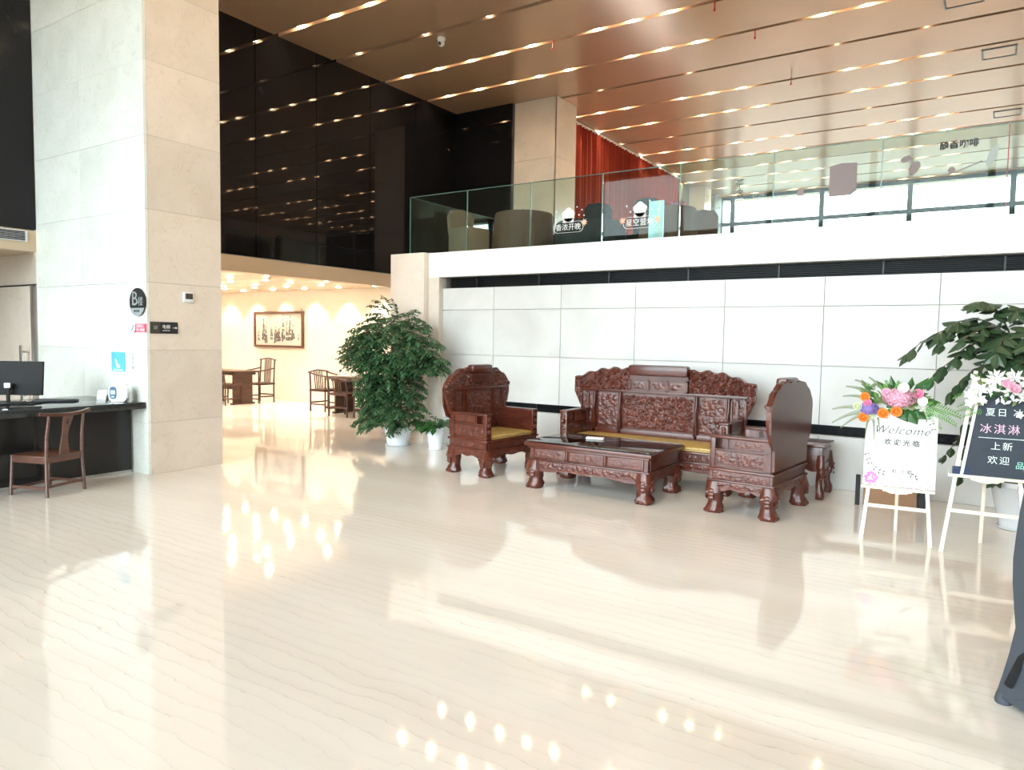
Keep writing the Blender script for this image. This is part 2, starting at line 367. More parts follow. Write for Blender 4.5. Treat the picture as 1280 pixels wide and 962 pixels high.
# black glossy wall panels
ys = [-3.5]+[round(4.2-1.22*k,3) for k in range(6,-1,-1)]
def black_wall(name, us, zs, origin=(XL,0), uvec=(0,1), nvec=(1,0,0)):
    return tile_wall(name, MT['black'], origin, uvec, us, zs, .03, .15, nvec, .014, MT['blacktrim'], piece='panel')
black_wall('wall_left_front', ys, [2.72,CZ+.12])
black_wall('wall_left', [4.9,6.14,7.36,8.59,9.87,11.13,12.45], [2.72,CZ+.12])
black_wall('wall_left_back', [-9.75,-8.27], [2.72,CZ], (0,12.45), (1,0), (0,-1,0))
MB().box(XL-.02,-7.1,12.47,12.6,0,2.72).build('wall_void_end', MT['creamwall'], kind=st)
# beige soffit bands
MB().box(XL-.2,XL+.02,-3.6,4.2,2.46,2.715).build('trim_3', MT['band'], kind=st, label='beige soffit band under the black wall beside the desk')
MB().box(XL-.2,XL+.02,5.1,10.9,2.47,2.715).build('trim_4', MT['band'], kind=st, label='beige soffit band above the dining room opening')
# big stone column
root = MB().box(XL+.01,-7.37,4.23,5.06,0,CZ).build('wall_column', MT['joint'], kind=st, label='massive square stone column beside the reception desk')
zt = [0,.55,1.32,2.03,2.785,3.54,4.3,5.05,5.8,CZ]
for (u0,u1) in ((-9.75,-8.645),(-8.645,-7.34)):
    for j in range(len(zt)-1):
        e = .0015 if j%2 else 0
        MB().box(u0+.0013,u1-.0013,4.2-e,4.23,zt[j]+.0013,zt[j+1]-.0013).build('tile', MT['colstone_lit'], root)
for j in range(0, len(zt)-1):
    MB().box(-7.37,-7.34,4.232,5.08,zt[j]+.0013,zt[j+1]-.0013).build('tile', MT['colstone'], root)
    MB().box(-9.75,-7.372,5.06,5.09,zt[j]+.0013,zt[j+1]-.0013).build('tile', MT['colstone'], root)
# recess under the left soffit
MB().box(-13,XL-.0,4.26,4.4,0,2.5).build('wall_recess_end', MT['colstone'], kind=st)
MB().box(-13.2,-13,-3.7,4.4,0,2.5).build('wall_recess_back', MT['colstone'], kind=st)
MB().box(-13.2,XL,-3.8,-3.6,0,2.6).build('wall_recess_front', MT['colstone'], kind=st)
MB().box(-13,XL-.2,-3.7,4.26,2.46,2.6).build('ceiling_recess', MT['band'], kind=st)
dr = empty('door_1', (0,0,0), kind=st, label='glass side door with steel pull handle behind the reception desk')
MB().box(-11.6,-9.93,4.225,4.25,.02,2.06).build('door_leaf', MT['colstone'], dr)
MB().box(-9.93,-9.85,4.2,4.25,.0,2.06).build('door_post', MT['metal'], dr)
MB().box(-11.7,-9.8,4.22,4.255,2.065,2.08).build('door_rail', MT['darkmetal'], dr)
h = MB().tube([(-10.03,4.12,.62),(-10.03,4.12,1.32)], .018).tube([(-10.03,4.12,.7),(-10.03,4.2,.7)],.012).tube([(-10.03,4.12,1.24),(-10.03,4.2,1.24)],.012)
h.build('door_handle', MT['metal'], dr)
# dining room
MB().box(-17,-9.4,10.9,11.1,0,2.7).build('wall_dining_back', MT['creamwall'], kind=st)
MB().box(-17.2,-17,4.4,11.1,0,2.7).build('wall_dining_left', MT['creamwall'], kind=st)
MB().box(-17,-9.77,4.95,5.09,0,2.6).build('wall_dining_front', MT['creamwall'], kind=st)
dc = MB().box(-17,XL-.18,5,10.9,2.53,2.7).build('ceiling_dining', MT['band'], kind=st)
k = 5.1; pm = MB().box(-3.6,3.6,-.315,.315,-.012,.012).mesh('panel', MT['dceil'])
ky = 0
while k < 10.8:
    o = bpy.data.objects.new('panel', pm); COL.objects.link(o); o.parent = dc; o.location = (-13.55, k+.32, 2.515); k += .65
    ky += 1
MB().box(-10.0,XL+.02,10.85,12.6,0,2.72).build('wall_opening_end', MT['colstone'], kind=st)
MB().box(-17,-9.4,10.885,10.9,0,.07).build('baseboard_dining', MT['colstone'], kind=st)
# main ceiling: bronze panels with slots
ceil = MB().box(XL-.3,7.2,-3.7,24.3,CZ+.16,CZ+.3).build('ceiling', MT['slot'], kind=st)
SY = [7.76+1.2275*k_ for k_ in range(-9,14)]
SLOT = .085
pm = MB().box(-8.5,8.4,-(1.2275-SLOT)/2,(1.2275-SLOT)/2,0,.12,).mesh('panel', MT['bronze'])
sm = MB().box(-8.4,8.4,-.003,.003,.012,.13).mesh('slot_glow_plate', MT['slotside'])
for y in SY:
    o = bpy.data.objects.new('panel', pm); COL.objects.link(o); o.parent = ceil; o.location = (-1.33, y+1.2275/2, CZ)
MB().box(XL,7,-3.7,SY[0]-SLOT/2,CZ,CZ+.12).build('panel', MT['bronze'], ceil)
# right wall and facade behind the camera
MB().box(7,7.2,-3.7,24,0,CZ).build('wall_right', MT['colstone'], kind=st)
def window(n, x0, x1, y, z0, z1, label, nm, ztr, dy=.05):
    r = empty('window_%d'%n, (0,0,0), kind=st, label=label)
    xs_ = [x0+(x1-x0)*i/nm for i in range(nm+1)] if isinstance(nm,int) else nm
    for i in range(len(xs_)-1):
        MB().box(xs_[i]+.03,xs_[i+1]-.03,y-.006,y+.006,z0+.05,z1-.05).build('pane', MT['pane'], r)
    for x in xs_: MB().box(x-.07,x+.07,y-dy,y+dy,z0,z1).build('mullion', MT['mullion'], r)
    for z in [z0+.04]+ztr+[z1-.04]: MB().box(xs_[0],xs_[-1],y-dy*.9,y+dy*.9,z-.06,z+.06).build('transom', MT['mullion'], r)
window(1, 0,0, 24, 2.69, CZ, 'long mullioned window at the back of the balcony', [-7.6,-7.2,-4.47,-2.08,.38,2.8,5.2,7.0], [5.38])
window(2, 0,0, -3.5, 0, CZ, 'glazed front of the hall behind the viewer', [XL,-7.3,-4.9,-2.5,-.1,2.5], [2.6,4.5])
MB().box(2.5,7.2,-3.7,-3.5,0,CZ).build('wall_front_light_block', MT['colstone'], kind=st)  # unseen solid stretch, added to cut daylight on the column's right face
MB().box(-8,7.2,23.9,24.2,2.3,2.72).build('trim_5', MT['white'], kind=st, label='low sill under the balcony windows')
# upstairs left side: stone column, curtained wall, grey wall
cu = MB().box(-8.28,-7.30,12.6,13.3,0,CZ).build('wall_upper_column', MT['joint'], kind=st, label='cream stone column rising behind the balcony left of the red curtain')
for z0,z1 in ((2.69,3.9),(3.9,5.1),(5.1,CZ)):
    MB().box(-8.26,-7.28,12.5,12.58,z0+.002,z1-.002).build('tile', MT['colstone'], cu)
    MB().box(-7.30,-7.27,12.5,13.3,z0+.002,z1-.002).build('tile', MT['colstone'], cu)
MB().box(-8.1,-7.95,13.3,24,2.69,CZ).build('wall_upper_left', MT['teal'], kind=st)
MB().box(-7.95,-7.45,21.9,22.5,2.69,CZ).build('wall_upper_pilaster', MT['colstone'], kind=st)
MB().box(-7.95,-7.55,23.2,24,2.69,CZ).build('wall_upper_corner', MT['teal'], kind=st)

# ---------------------------------------------------------------- curtains
ct = empty('red_curtain', (-7.75,16.8,2.72), label='long pleated red curtain hanging on the left wall of the balcony', cat='curtain')
n = 520; vs = []; fs = []
for i in range(n+1):
    y = -3.35+6.9*i/n
    d = .085*math.sin(i*.52+.5*math.sin(i*.05))+.02*math.sin(i*.21)
    for z, kk in ((0,1.0),(1.7,.9),(3.5,.7)): vs.append((d*kk, y+.01*math.sin(i*.7)*(1 if z else 0), z))
for i in range(n):
    for j in range(2): a = i*3+j; fs.append((a,a+3,a+4,a+1))
m_ = MB().add(vs, fs, True); m_.build('drape', MT['curtain'], ct)
MB().box(-.06,.06,-3.4,3.6,3.49,3.53).build('track', MT['white'], ct)

# ---------------------------------------------------------------- vents in the marble wall
def long_vent(name, z0, z1, label, nsl):
    r = empty(name, (0,8.1,z0), label=label, cat='vent')
    L0, L1 = -6.44, 6.98
    MB().box(L0,L1,.06,.12,0,z1-z0).build('backing', MT['darkmetal'], r)
    h = z1-z0; m = MB()
    for i in range(nsl):
        z = h*(i+.5)/nsl; m.add([(L0,-.05,z-.004),(L1,-.05,z-.004),(L1,.03,z+.006),(L0,.03,z+.006),(L0,-.05,z),(L1,-.05,z),(L1,.03,z+.010),(L0,.03,z+.010)],
              [(0,1,2,3),(4,7,6,5),(0,4,5,1),(3,2,6,7)])
    m.build('slats', MT['grille'], r, kind='stuff')
    x = -5.9
    while x < 7:
        MB().box(x-.008,x+.008,-.052,.05,0,h).build('divider', MT['grille'], r); x += 1.0
long_vent('upper_vent', 2.197, 2.343, 'long dark slatted vent running under the white balcony edge', 8)
long_vent('lower_vent', .552, .653, 'long dark slatted vent low in the marble wall behind the sofa', 6)
v = empty('soffit_vent', (XL+.035,3.65,2.57), label='white slatted vent in the beige band above the reception desk', cat='vent')
MB().box(-.01,.0,-.7,.45,0,.13).build('frame', MT['signwhite'], v)
for i in range(6): MB().box(0,.012,-.67,.42,.014+i*.019,.024+i*.019).build('slat', MT['darkmetal'], v)

# ---------------------------------------------------------------- glass balustrade
br = empty('glass_balustrade', (0,8.0,2.69), label='frameless green glass balustrade along the balcony edge', cat='railing')
gx = [-7.07,-6.04,-5.015,-3.99,-3.01,-1.98,-.95,.075,1.10,2.13,3.15,4.18,5.2,6.23,6.98]
for i in range(len(gx)-1):
    MB().box(gx[i]+.006,gx[i+1]-.006,-.007,.007,.003,.82).build('glass_pane', MT['rail'], br)
    MB().box(gx[i]-.004,gx[i]+.004,-.009,.009,.003,.82).build('glass_edge', MT['rededge' if abs(gx[i]-.075)<.01 else 'railedge'], br)
    MB().box(gx[i]+.006,gx[i+1]-.006,-.007,.007,.822,.828).build('top_edge', MT['railedge'], br)
for (a,b) in ((.02,1.5),(1.52,3.0),(3.02,4.35)):
    MB().box(-7.077,-7.063,a,b,.003,.82).build('glass_pane', MT['rail'], br)
    MB().box(-7.077,-7.063,a,b,.822,.828).build('top_edge', MT['railedge'], br)
MB().box(-7.07,6.98,-.03,.03,.001,.006).build('base_channel', MT['metal'], br)

# window decals on the glass
def ring(mb, cx, cz, hw, hh, r, w, y, n=8):
    pts = []
    for (sx_,sz_,a0) in ((1,1,0),(-1,1,90),(-1,-1,180),(1,-1,270)):
        for k_ in range(n+1):
            a = math.radians(a0+90*k_/n); pts.append((cx+sx_*(hw-r)+r*math.cos(a), cz+sz_*(hh-r)+r*math.sin(a)))
    N = len(pts); vs = []
    for (x,z) in pts:
        d = Vector((x-cx,z-cz)); f = 1-w/d.length
        vs += [(x,y,z),(cx+(x-cx)*f,y,cz+(z-cz)*f)]
    mb.add(vs, [(2*i,2*((i+1)%N),2*((i+1)%N)+1,2*i+1) for i in range(N)])
def star(mb, cx, cz, r, y, n=8):
    pts = [(cx+(r if k_%2==0 else r*.45)*math.cos(PI*k_/n+.2), cz+(r if k_%2==0 else r*.45)*math.sin(PI*k_/n+.2)) for k_ in range(2*n)]
    mb.prism(pts, y, y+.001)
for (cx,cz,txt,lab) in ((-4.45,2.905,'香浓开晚','white oval glass decal with four characters above the dark upstairs table'),
                        (-3.49,2.895,'星空营地','white oval glass decal with two orange stars in front of the red curtain')):
    d = empty('window_decal', (cx,7.985,cz), label=lab, cat='decal')
    m = MB(); ring(m,0,0,.215,.068,.066,.007,0); m.build('outline', MT['signwhite'], d)
    text(txt, .088, MT['signwhite'], d, (0,-.001,-.004), spacing=1.05, ext=.0005)
    m = MB(); star(m,.225,.02 if cx>-4 else .045,.05,-.002); 
    if cx > -4: star(m,-.22,.03,.05,-.002)
    m.build('star', MT['peach'], d)
    m = MB(); pts = [(.085*math.cos(a)*(1+.09*math.sin(5*a)), .15+.085*math.sin(a)*(1+.09*math.cos(4*a))) for a in [2*PI*k_/24 for k_ in range(24)]]
    m.prism(pts, 0, .001); m.box(-.075,.075,0,.001,.055,.11); m.build('white_shape', MT['signwhite'], d)
    m = MB()
    for (a,b_) in ((-.17,.2),(-.12,.13),(.15,.14),(.19,.2),(.12,.24),(.22,.13)): star(m,a,b_,.014,0,4)
    m.build('sparkles', MT['signwhite'], d, kind='stuff')
d = empty('glass_lettering', (-.31,7.985,3.372), label='four dark characters near the top of the balcony glass at the right', cat='lettering')
text('醇香咖啡', .078, MT['ink'], d, (0,0,0), spacing=1.02, off=.002)
d = empty('glass_seal_decal', (-2.33,7.985,3.12), label='small dark seal with faint writing on the fifth balcony pane', cat='decal')
text('茶', .1, MT['ink'], d, (0,0,.10)); text('舍', .09, MT['ink'], d, (0,0,.0))
m = MB(); ring(m,0,-.11,.05,.05,.02,.008,0); m.build('outline', MT['signwhite'], d); text('日', .05, MT['ink'], d, (0,-.001,-.11))
text('二 点 生', .045, MT['greysign'], d, (-.30,0,-.02)); text('TEA HOUSE', .03, MT['greysign'], d, (-.28,0,-.14)); text('2 4 小时', .035, MT['greysign'], d, (.2,0,-.04)); text('OPEN', .03, MT['greysign'], d, (.2,0,-.14))
pts = [(-.135,-.165),(.07,-.165),(.10,-.14),(.12,-.13),(.12,.15),(-.02,.16),(-.10,.145),(-.135,.14)]
MB().prism(pts, 0, .004).build('glass_patch', MT['taupe'], None, 'taupe rectangular patch with rounded corner stuck on the balcony glass', 'sticker', loc=(-1.29,7.98,3.16))
def blob(loc, rx, rz, rot, label, mtl='taupe'):
    pts = [(rx*math.cos(a)*math.cos(rot)-rz*math.sin(a)*math.sin(rot), rx*math.cos(a)*math.sin(rot)+rz*math.sin(a)*math.cos(rot)) for a in [2*PI*k_/16 for k_ in range(16)]]
    MB().prism(pts, 0, .004).build('glass_patch', MT[mtl], None, label, 'sticker', loc=loc)
blob((-1.70,7.98,3.065), .035,.035,0,'small round taupe sticker on the glass left of the large patch')
blob((-.665,7.98,3.20), .04,.065,-.5,'oval taupe sticker on the glass below the four dark characters at left')
blob((-.74,7.98,3.29), .05,.028,.3,'small slanted taupe sticker above the oval one on the glass')
blob((-.36,7.98,3.145), .028,.028,0,'tiny taupe dot on the glass under the four dark characters')
blob((-.045,7.98,3.24), .035,.10,-.35,'long teal leaf shaped sticker near the red edged glass joint', 'beam')
m = MB().bar((-.42,0,-.07),(-.12,0,.04),.008); m.build('glass_stroke', MT['taupe'], None, 'thin slanted stroke drawn on the balcony glass', 'decal', loc=(.0,7.98,3.16))

# ---------------------------------------------------------------- ceiling downlights
proto = None; protooff = None
ORD = 'first second third fourth fifth sixth seventh eighth ninth tenth eleventh twelfth thirteenth fourteenth fifteenth sixteenth seventeenth eighteenth'.split()
LX = [-9.18,-8.44,-7.7,-7.08,-6.46,-5.28,-4.69,-4.1,-2.25,-1.64,-1.0,.86,1.46,2.06,3.9,4.5,5.1]
rg = MB().box(-.055,.055,-.0405,.0405,.075,.10).mesh('downlight', MT['trim'])
lens = MB().box(-.036,.036,-.028,.028,.03,.076).mesh('lens', MT['lamp'])
refl = MB()  # added plates beside each lit lamp, shaped to draw its glow along the slot
for sg_ in (-1,1): refl.prism([(-.13,.035),(.13,.035),(.07,.075),(-.07,.075)], sg_*.0405, sg_*.0395)
refl = refl.mesh('added_glow_plate', MT['slotside'])
lensoff = MB().box(-.025,.025,-.022,.022,.03,.076).mesh('lens', MT['lampoff'])
for yi, y in enumerate(SY):
    kk = yi-9
    if kk < -4: continue
    off = kk in (1,4,7,-1)
    for xi, x in enumerate(LX):
        if x < -7.9 and y > 12.4: continue
        if x > 5.2 or (y < 5 and x > 3): continue
        if kk == 2 and x > -4 and x < 1: continue
        if off and xi % 2: continue
        o = bpy.data.objects.new('downlight', rg); COL.objects.link(o); o.location = (x, y, CZ-.005)
        col_n = ORD[xi]; sl = round((y-8.0)/1.2275+.5) if y > 8 else round((8.0-y)/1.2275+.5)
        where = 'beyond' if y > 8 else 'in front of'
        tag(o, '%s %s downlight from the black wall, %s ceiling slot %s the glass balustrade' % (col_n, 'dim' if off else 'glowing', ORD[max(0,sl-1)], where), 'ceiling light', 'square downlights in the bronze ceiling')
        c = bpy.data.objects.new('lens', lensoff if off else lens); COL.objects.link(c); c.parent = o
        if not off: c = bpy.data.objects.new('added_glow_plate', refl); COL.objects.link(c); c.parent = o
# dining room lights
rg2 = MB().lathe([(.055,0),(.075,0),(.075,.012),(.055,.012)], n=14).mesh('downlight', MT['trim'])
ln2 = MB().lathe([(.056,-.008),(.056,.004)], n=12).mesh('lens', MT['dlamp'])
for xi in range(7):
    for yi in range(6):
        o = bpy.data.objects.new('downlight', rg2); COL.objects.link(o); o.location = (-10.05-1.02*xi+(.0 if yi%2 else .12), 7.18+.65*yi-(.08 if yi==5 else 0), 2.489)
        tag(o, 'warm round downlight, %s from the black wall side, %s row out from the picture wall' % (ORD[xi], ORD[5-yi]), 'ceiling light', 'downlights in the low dining room ceiling')
        c = bpy.data.objects.new('lens', ln2); COL.objects.link(c); c.parent = o
for i, x in enumerate((-15.35,-14.37,-13.38,-12.36,-11.35,-10.38)):
    d = bpy.data.lights.new('wall_washer', 'SPOT'); d.energy = 19; d.color = (1,.88,.70); d.spot_size = math.radians(88); d.spot_blend = .35; d.shadow_soft_size = .03
    o = bpy.data.objects.new('wall_washer', d); COL.objects.link(o); o.location = (x, 10.62, 2.46); o.rotation_euler = (math.radians(4),0,0)
for x in (-10.6,-12.2,-13.8,-15.4):  # added fill spots without fixtures, brightening the dining room
    for y in (6.4,8.0,9.4):
        d = bpy.data.lights.new('dining_fill_spot', 'SPOT'); d.energy = 24; d.color = (1,.89,.76); d.spot_size = math.radians(150); d.spot_blend = .8; d.shadow_soft_size = .05
        o = bpy.data.objects.new('dining_fill_spot', d); COL.objects.link(o); o.location = (x,y,2.44)
# ceiling fittings
dm = empty('dome_camera', (-7.5,9.19,CZ), label='white dome security camera hanging from the bronze ceiling', cat='camera')
MB().lathe([(.06,0),(.065,-.03),(.05,-.06)], n=20).build('housing', MT['whitepl'], dm); MB().ball((0,-.0,-.085),.055).build('ball', MT['whitepl'], dm); MB().ball((0,-.035,-.10),.03).build('dark_lens', MT['signblack'], dm)
for (x,y,l) in ((-6.04,10.21,'red sprinkler drop between the lamps near the dome camera'),(-3.19,11.44,'red sprinkler drop in the slot right of the ceiling centre'),(-3.17,13.77,'red sprinkler drop in the slot above the balcony'),(-3.42,10.21,'red sprinkler drop in the slot at the top edge of the view')):
    MB().tube([(0,0,.05),(0,0,-.12)],.009,6).lathe([(.018,-.12),(.022,-.13),(.004,-.15)], n=8).build('sprinkler', MT['redpipe'], None, l, 'sprinkler', loc=(x,y,CZ))
for (x,y,l) in ((-.07,14.34,'square framed air diffuser in the bronze ceiling nearer the viewer'),(.11,18.1,'square framed air diffuser in the ceiling far over the balcony'),(-.5,11.9,'framed air diffuser cut by the top edge of the view')):
    r = empty('ceiling_diffuser', (x,y,CZ), label=l, cat='vent')
    m = MB(); m.box(-.24,.24,-.24,-.215,-.012,0).box(-.24,.24,.215,.24,-.012,0).box(-.24,-.215,-.215,.215,-.012,0).box(.215,.24,-.215,.215,-.012,0); m.build('frame', MT['mullion'], r)
    MB().box(-.2,.2,-.2,.2,-.006,0).build('plate', MT['bronze'], r)
# ================================================================== OBJECTS
R_ = MT['rose']; RC = MT['rosecarve']
def claw_leg(sx, sy, h, s=.075, out=.018):
    """short carved cabriole leg: bulging knee, slim ankle, rounded foot; local origin at the floor"""
    prof = [(0,1.10,.35),(.10,1.25,.55),(.22,1.2,.45),(.38,.95,.1),(.55,.95,.0),(.70,1.12,.35),(.84,1.3,.7),(.93,1.25,.5),(1.3,1.1,.15)]
    vs = []; N = 12
    for (t,w,o) in prof:
        for k in range(N):
            a = 2*PI*k/N; c, s_ = math.cos(a), math.sin(a)
            q = 1/max(abs(c),abs(s_))**.75; f = s*.5*w*(1+.10*math.sin(7*a+t*21))
            vs.append((sx*out*o + f*q*c, sy*out*o + f*q*s_, h*t))
    m = len(prof)
    fs = [(i*N+k,i*N+(k+1)%N,(i+1)*N+(k+1)%N,(i+1)*N+k) for i in range(m-1) for k in range(N)]+[tuple(range(N))[::-1],tuple((m-1)*N+k for k in range(N))]
    # claw bumps
    mb = MB().add(vs, fs, True)
    for j in (-1,0,1): mb.ball((sx*out*.5+j*s*.36, sy*(out*.5+s*.5), h*.08), s*.2, (1,1,.8), 6, 4)
    for j in range(3): mb.ball((sx*out*.8, sy*(out*.9+s*.52), h*(.62+.14*j)), s*.22, (1.3,.6,1), 6, 4)
    for j in range(3): mb.ball((sx*(out*.9+s*.55), sy*out*.8, h*(.62+.14*j)), s*.22, (.6,1.3,1), 6, 4)
    return mb
def side_relief(x0,x1,z0,z1,face,amp,freq,nx,nz,seed,normal):
    """carved strip placed on a side: normal in '-y','+y','-x','+x'; x0,x1 along the strip; face is the coordinate"""
    m = MB().relief(x0,x1,z0,z1,0,.004,amp,freq,nx,nz,seed)
    rot = {'-y':0,'+x':PI/2,'+y':PI,'-x':-PI/2}[normal]
    off = {'-y':(0,face,0),'+y':(0,face,0),'+x':(face,0,0),'-x':(face,0,0)}[normal]
    return m.xf(Matrix.Translation(off) @ Matrix.Rotation(rot,4,'Z'))
def apron_poly(w, z0, z1, drop=.03, n=20):
    bot = []
    for i in range(n+1):
        u = i/n; x = -w+2*w*u; e = abs(2*u-1)
        bot.append((x, z0 + drop*(1-e**3) + .008*math.cos(u*PI*6)))
    return [(-w,z1)]+bot+[(w,z1)]
def carved_base(root, hw, hd, h_leg, z_ap0, z_ap1, z_top, s=.118):
    for sx in (-1,1):
        for sy in (-1,1):
            o = claw_leg(sx, sy, h_leg, s).build('leg', RC, root, loc=(sx*(hw-s*.5), sy*(hd-s*.5), 0))
    for sy in (-1,1):
        m = MB().prism(apron_poly(hw-.05, z_ap0, z_ap1), sy*(hd-.03), sy*(hd-.004))
        m.build('apron', RC, root)
        side_relief(-hw+.06, hw-.06, z_ap0+.045, z_ap1-.005, sy*(hd-.004), .012, 26, int(60*hw/.45), 6, 3+sy, '-y' if sy<0 else '+y').build('apron_carving', RC, root)
    for sx in (-1,1):
        MB().prism(apron_poly(hd-.05, z_ap0, z_ap1), sx*(hw-.03), sx*(hw-.004), 'x').build('apron', RC, root)
        side_relief(-hd+.06, hd-.06, z_ap0+.045, z_ap1-.005, sx*(hw-.004), .012, 26, int(60*hd/.45), 6, 9+sx, '+x' if sx>0 else '-x').build('apron_carving', RC, root)
    m = MB().box(-hw-.006,hw+.006,-hd-.006,hd+.006,z_ap1-.004,z_ap1+.014,.005).box(-hw+.015,hw-.015,-hd+.015,hd-.015,z_ap1+.012,z_top-.024).box(-hw-.004,hw+.004,-hd-.004,hd+.004,z_top-.026,z_top,.008)
    m.build('base_frame', R_, root)
def carved_seat(name, label, cat, hw, hd, arm_z, back, loc, rz, sofa=False, group=None):
    root = empty(name, loc, rz, label, cat, group)
    zs = .40
    carved_base(root, hw, hd, .215, .185, .285, zs)
    # waist carving on the sides
    for nrm, f, L in (('+x',hw-.014,hd),('-x',-hw+.014,hd),('-y',-hd+.014,hw)):
        side_relief(-L+.04, L-.04, .302, .372, f, .008, 34, int(L*130), 5, 5, nrm).build('waist_carving', RC, root)
    # arms
    for sx in (-1,1):
        xo, xi = sx*hw*.985, sx*(hw*.985-.085)
        x0, x1 = min(xo,xi), max(xo,xi)
        a = empty_part('arm', root)
        m = MB()
        m.box(x0-.008,x1+.008,-hd+.005,hd-.03,arm_z-.028,arm_z,.008)          # top rail
        m.box(x0,x1,-hd+.012,-hd+.06,zs,arm_z-.02,.004)                        # front post
        m.box(x0,x1,hd-.09,hd-.03,zs,arm_z-.02)                                # rear post
        m.box(x0,x1,-hd+.05,hd-.05,arm_z-.135,arm_z-.115,.004)                 # middle rail
        m.box(x0,x1,-hd+.15,-hd+.175,arm_z-.12,arm_z-.02)                      # side of the square hole
        m.box(xi,xi+sx*.008,-hd+.05,-hd+.18,arm_z-.12,arm_z-.02)
        m.box(x0+.012,x1-.012,-hd+.17,hd-.05,arm_z-.12,arm_z-.02)              # upper panel
        m.box(x0+.012,x1-.012,-hd+.05,hd-.05,zs,arm_z-.12)                     # lower panel
        m.box(x0,x1,-hd+.05,hd-.05,zs,zs+.018,.004)
        me = m.mesh('arm_frame', R_); a.data = me; 
        n_ = '+x' if sx>0 else '-x'
        lo, hi = (-hd+.06,hd-.06)
        if sx<0: lo, hi = -hi, -lo
        side_relief(lo, hi, zs+.03, arm_z-.145, xo-sx*.012, .007, 30, 40, 7, 2, n_).build('arm_carving', RC, a)
        lo, hi = (-hd+.185,hd-.07)
        if sx<0: lo, hi = -hi, -lo
        side_relief(lo, hi, arm_z-.105, arm_z-.035, xo-sx*.012, .005, 30, 34, 6, 4, n_).build('arm_carving', RC, a)
        m = MB()
        for z in (arm_z-.06, arm_z-.13, arm_z-.2): m.ball(((x0+x1)/2, -hd+.010, z), .026, (1,.55,.9), 8, 5)
        m.box(x0+.008,x1-.008,-hd+.004,-hd+.014,zs+.01,zs+.04)
        m.build('post_carving', RC, a)
    return root
def empty_part(name, parent):
    me = bpy.data.meshes.new(name); o = bpy.data.objects.new(name, me); COL.objects.link(o); o.parent = parent; return o

def back_lean(o, y): pass
def armchair(label, loc, rz):
    hw, hd = .455, .29
    r = carved_seat('carved_armchair', label, 'armchair', hw, hd, .69, None, loc, rz)
    yb = hd-.02
    bw = hw-.02
    # back frame
    m = MB()
    m.box(-bw,bw,yb-.045,yb,.40,.46,.005)
    for x in (-bw, -.265, .235, bw-.03): m.box(x,x+.03,yb-.045,yb,.44,.935)
    m.box(-bw-.03,bw+.03,yb-.055,yb,.915,.945,.006)
    m.build('back_frame', R_, r)
    MB().box(-bw+.01,bw-.01,yb-.02,yb-.004,.42,.93).build('back_board', R_, r)
    MB().relief(-.235,.235,.48,.905,yb-.02,.008,.014,22,60,54,4).build('back_panel', RC, r)
    m = MB().box(-.215,.215,yb-.042,yb-.03,.885,.90).box(-.215,.215,yb-.042,yb-.03,.49,.50).box(-.225,-.212,yb-.042,yb-.03,.49,.90).box(.212,.225,yb-.042,yb-.03,.49,.90)
    m.build('panel_moulding', R_, r)
    for s_ in (-1,1):
        MB().relief(min(s_*.275,s_*.40),max(s_*.275,s_*.40),.50,.90,yb-.02,.008,.012,26,18,44,6).build('back_panel', RC, r)
        ft = lambda x: .935
        lo = lambda x: .63+.28*(1-min(1,max(0,(.56-abs(x))/.14)))**2
        x0,x1 = (s_*.43, s_*.548); x0,x1 = min(x0,x1),max(x0,x1)
        MB().relief(x0,x1,lo,ft,yb,.03,.022,26,20,34,7).build('wing_carving', RC, r)
    # crest
    def top(x):
        a = abs(x)
        z = 1.165 if a<.2 else 1.165-.19*((a-.2)/.36)**2.1
        return z+.008*math.sin(a*45)
    MB().relief(-.555,.555,.94,top,yb,.035,.034,24,170,40,11).build('crest_carving', RC, r)
    m = MB().box(-.17,.17,yb-.095,yb+.005,1.105,1.20,.03); m.build('head_roll', R_, r)
    m = MB().box(-.18,.18,yb-.085,yb-.03,1.00,1.10).box(-.15,.15,yb-.095,yb-.08,1.035,1.045).box(-.15,.15,yb-.095,yb-.08,1.075,1.085); m.build('roll_support', R_, r)
    pts = [(-.557,.935)]+[(x/100, top(x/100)-.004) for x in range(-54,55,4)]+[(.557,.935),(.545,.74),(.50,.63),(.44,.60),(.435,.42),(-.435,.42),(-.44,.60),(-.50,.63),(-.545,.74)]
    MB().prism(pts, yb-.002, yb+.016).build('back_sheet', R_, r)
    return r
def seat_mat(label, loc, rz, hw, hd):
    o = MB().box(-hw,hw,-hd,hd,0,.045,.016).build('seat_mat', MT['brass'], None, label, 'cushion', 'yellow brocade seat mats', loc=loc, rz=rz)
    m = MB().box(-hw-.001,hw+.001,-hd-.001,hd+.001,.018,.024); m.build('piping', MT['beige'], o); return o
a1 = armchair('carved rosewood armchair at the left end of the group beside the small white potted plant', (-4.67,6.74,0), math.radians(84))
seat_mat('yellow brocade mat on the left carved armchair', (-4.655,6.74,.40), math.radians(84), .36, .255)
a2 = armchair('carved rosewood armchair on the right seen from its plain back and side', (-1.68,6.66,0), math.radians(-95.5))
seat_mat('yellow brocade mat hidden inside the arms of the right armchair', (-1.70,6.66,.40), math.radians(-95.5), .36, .255)
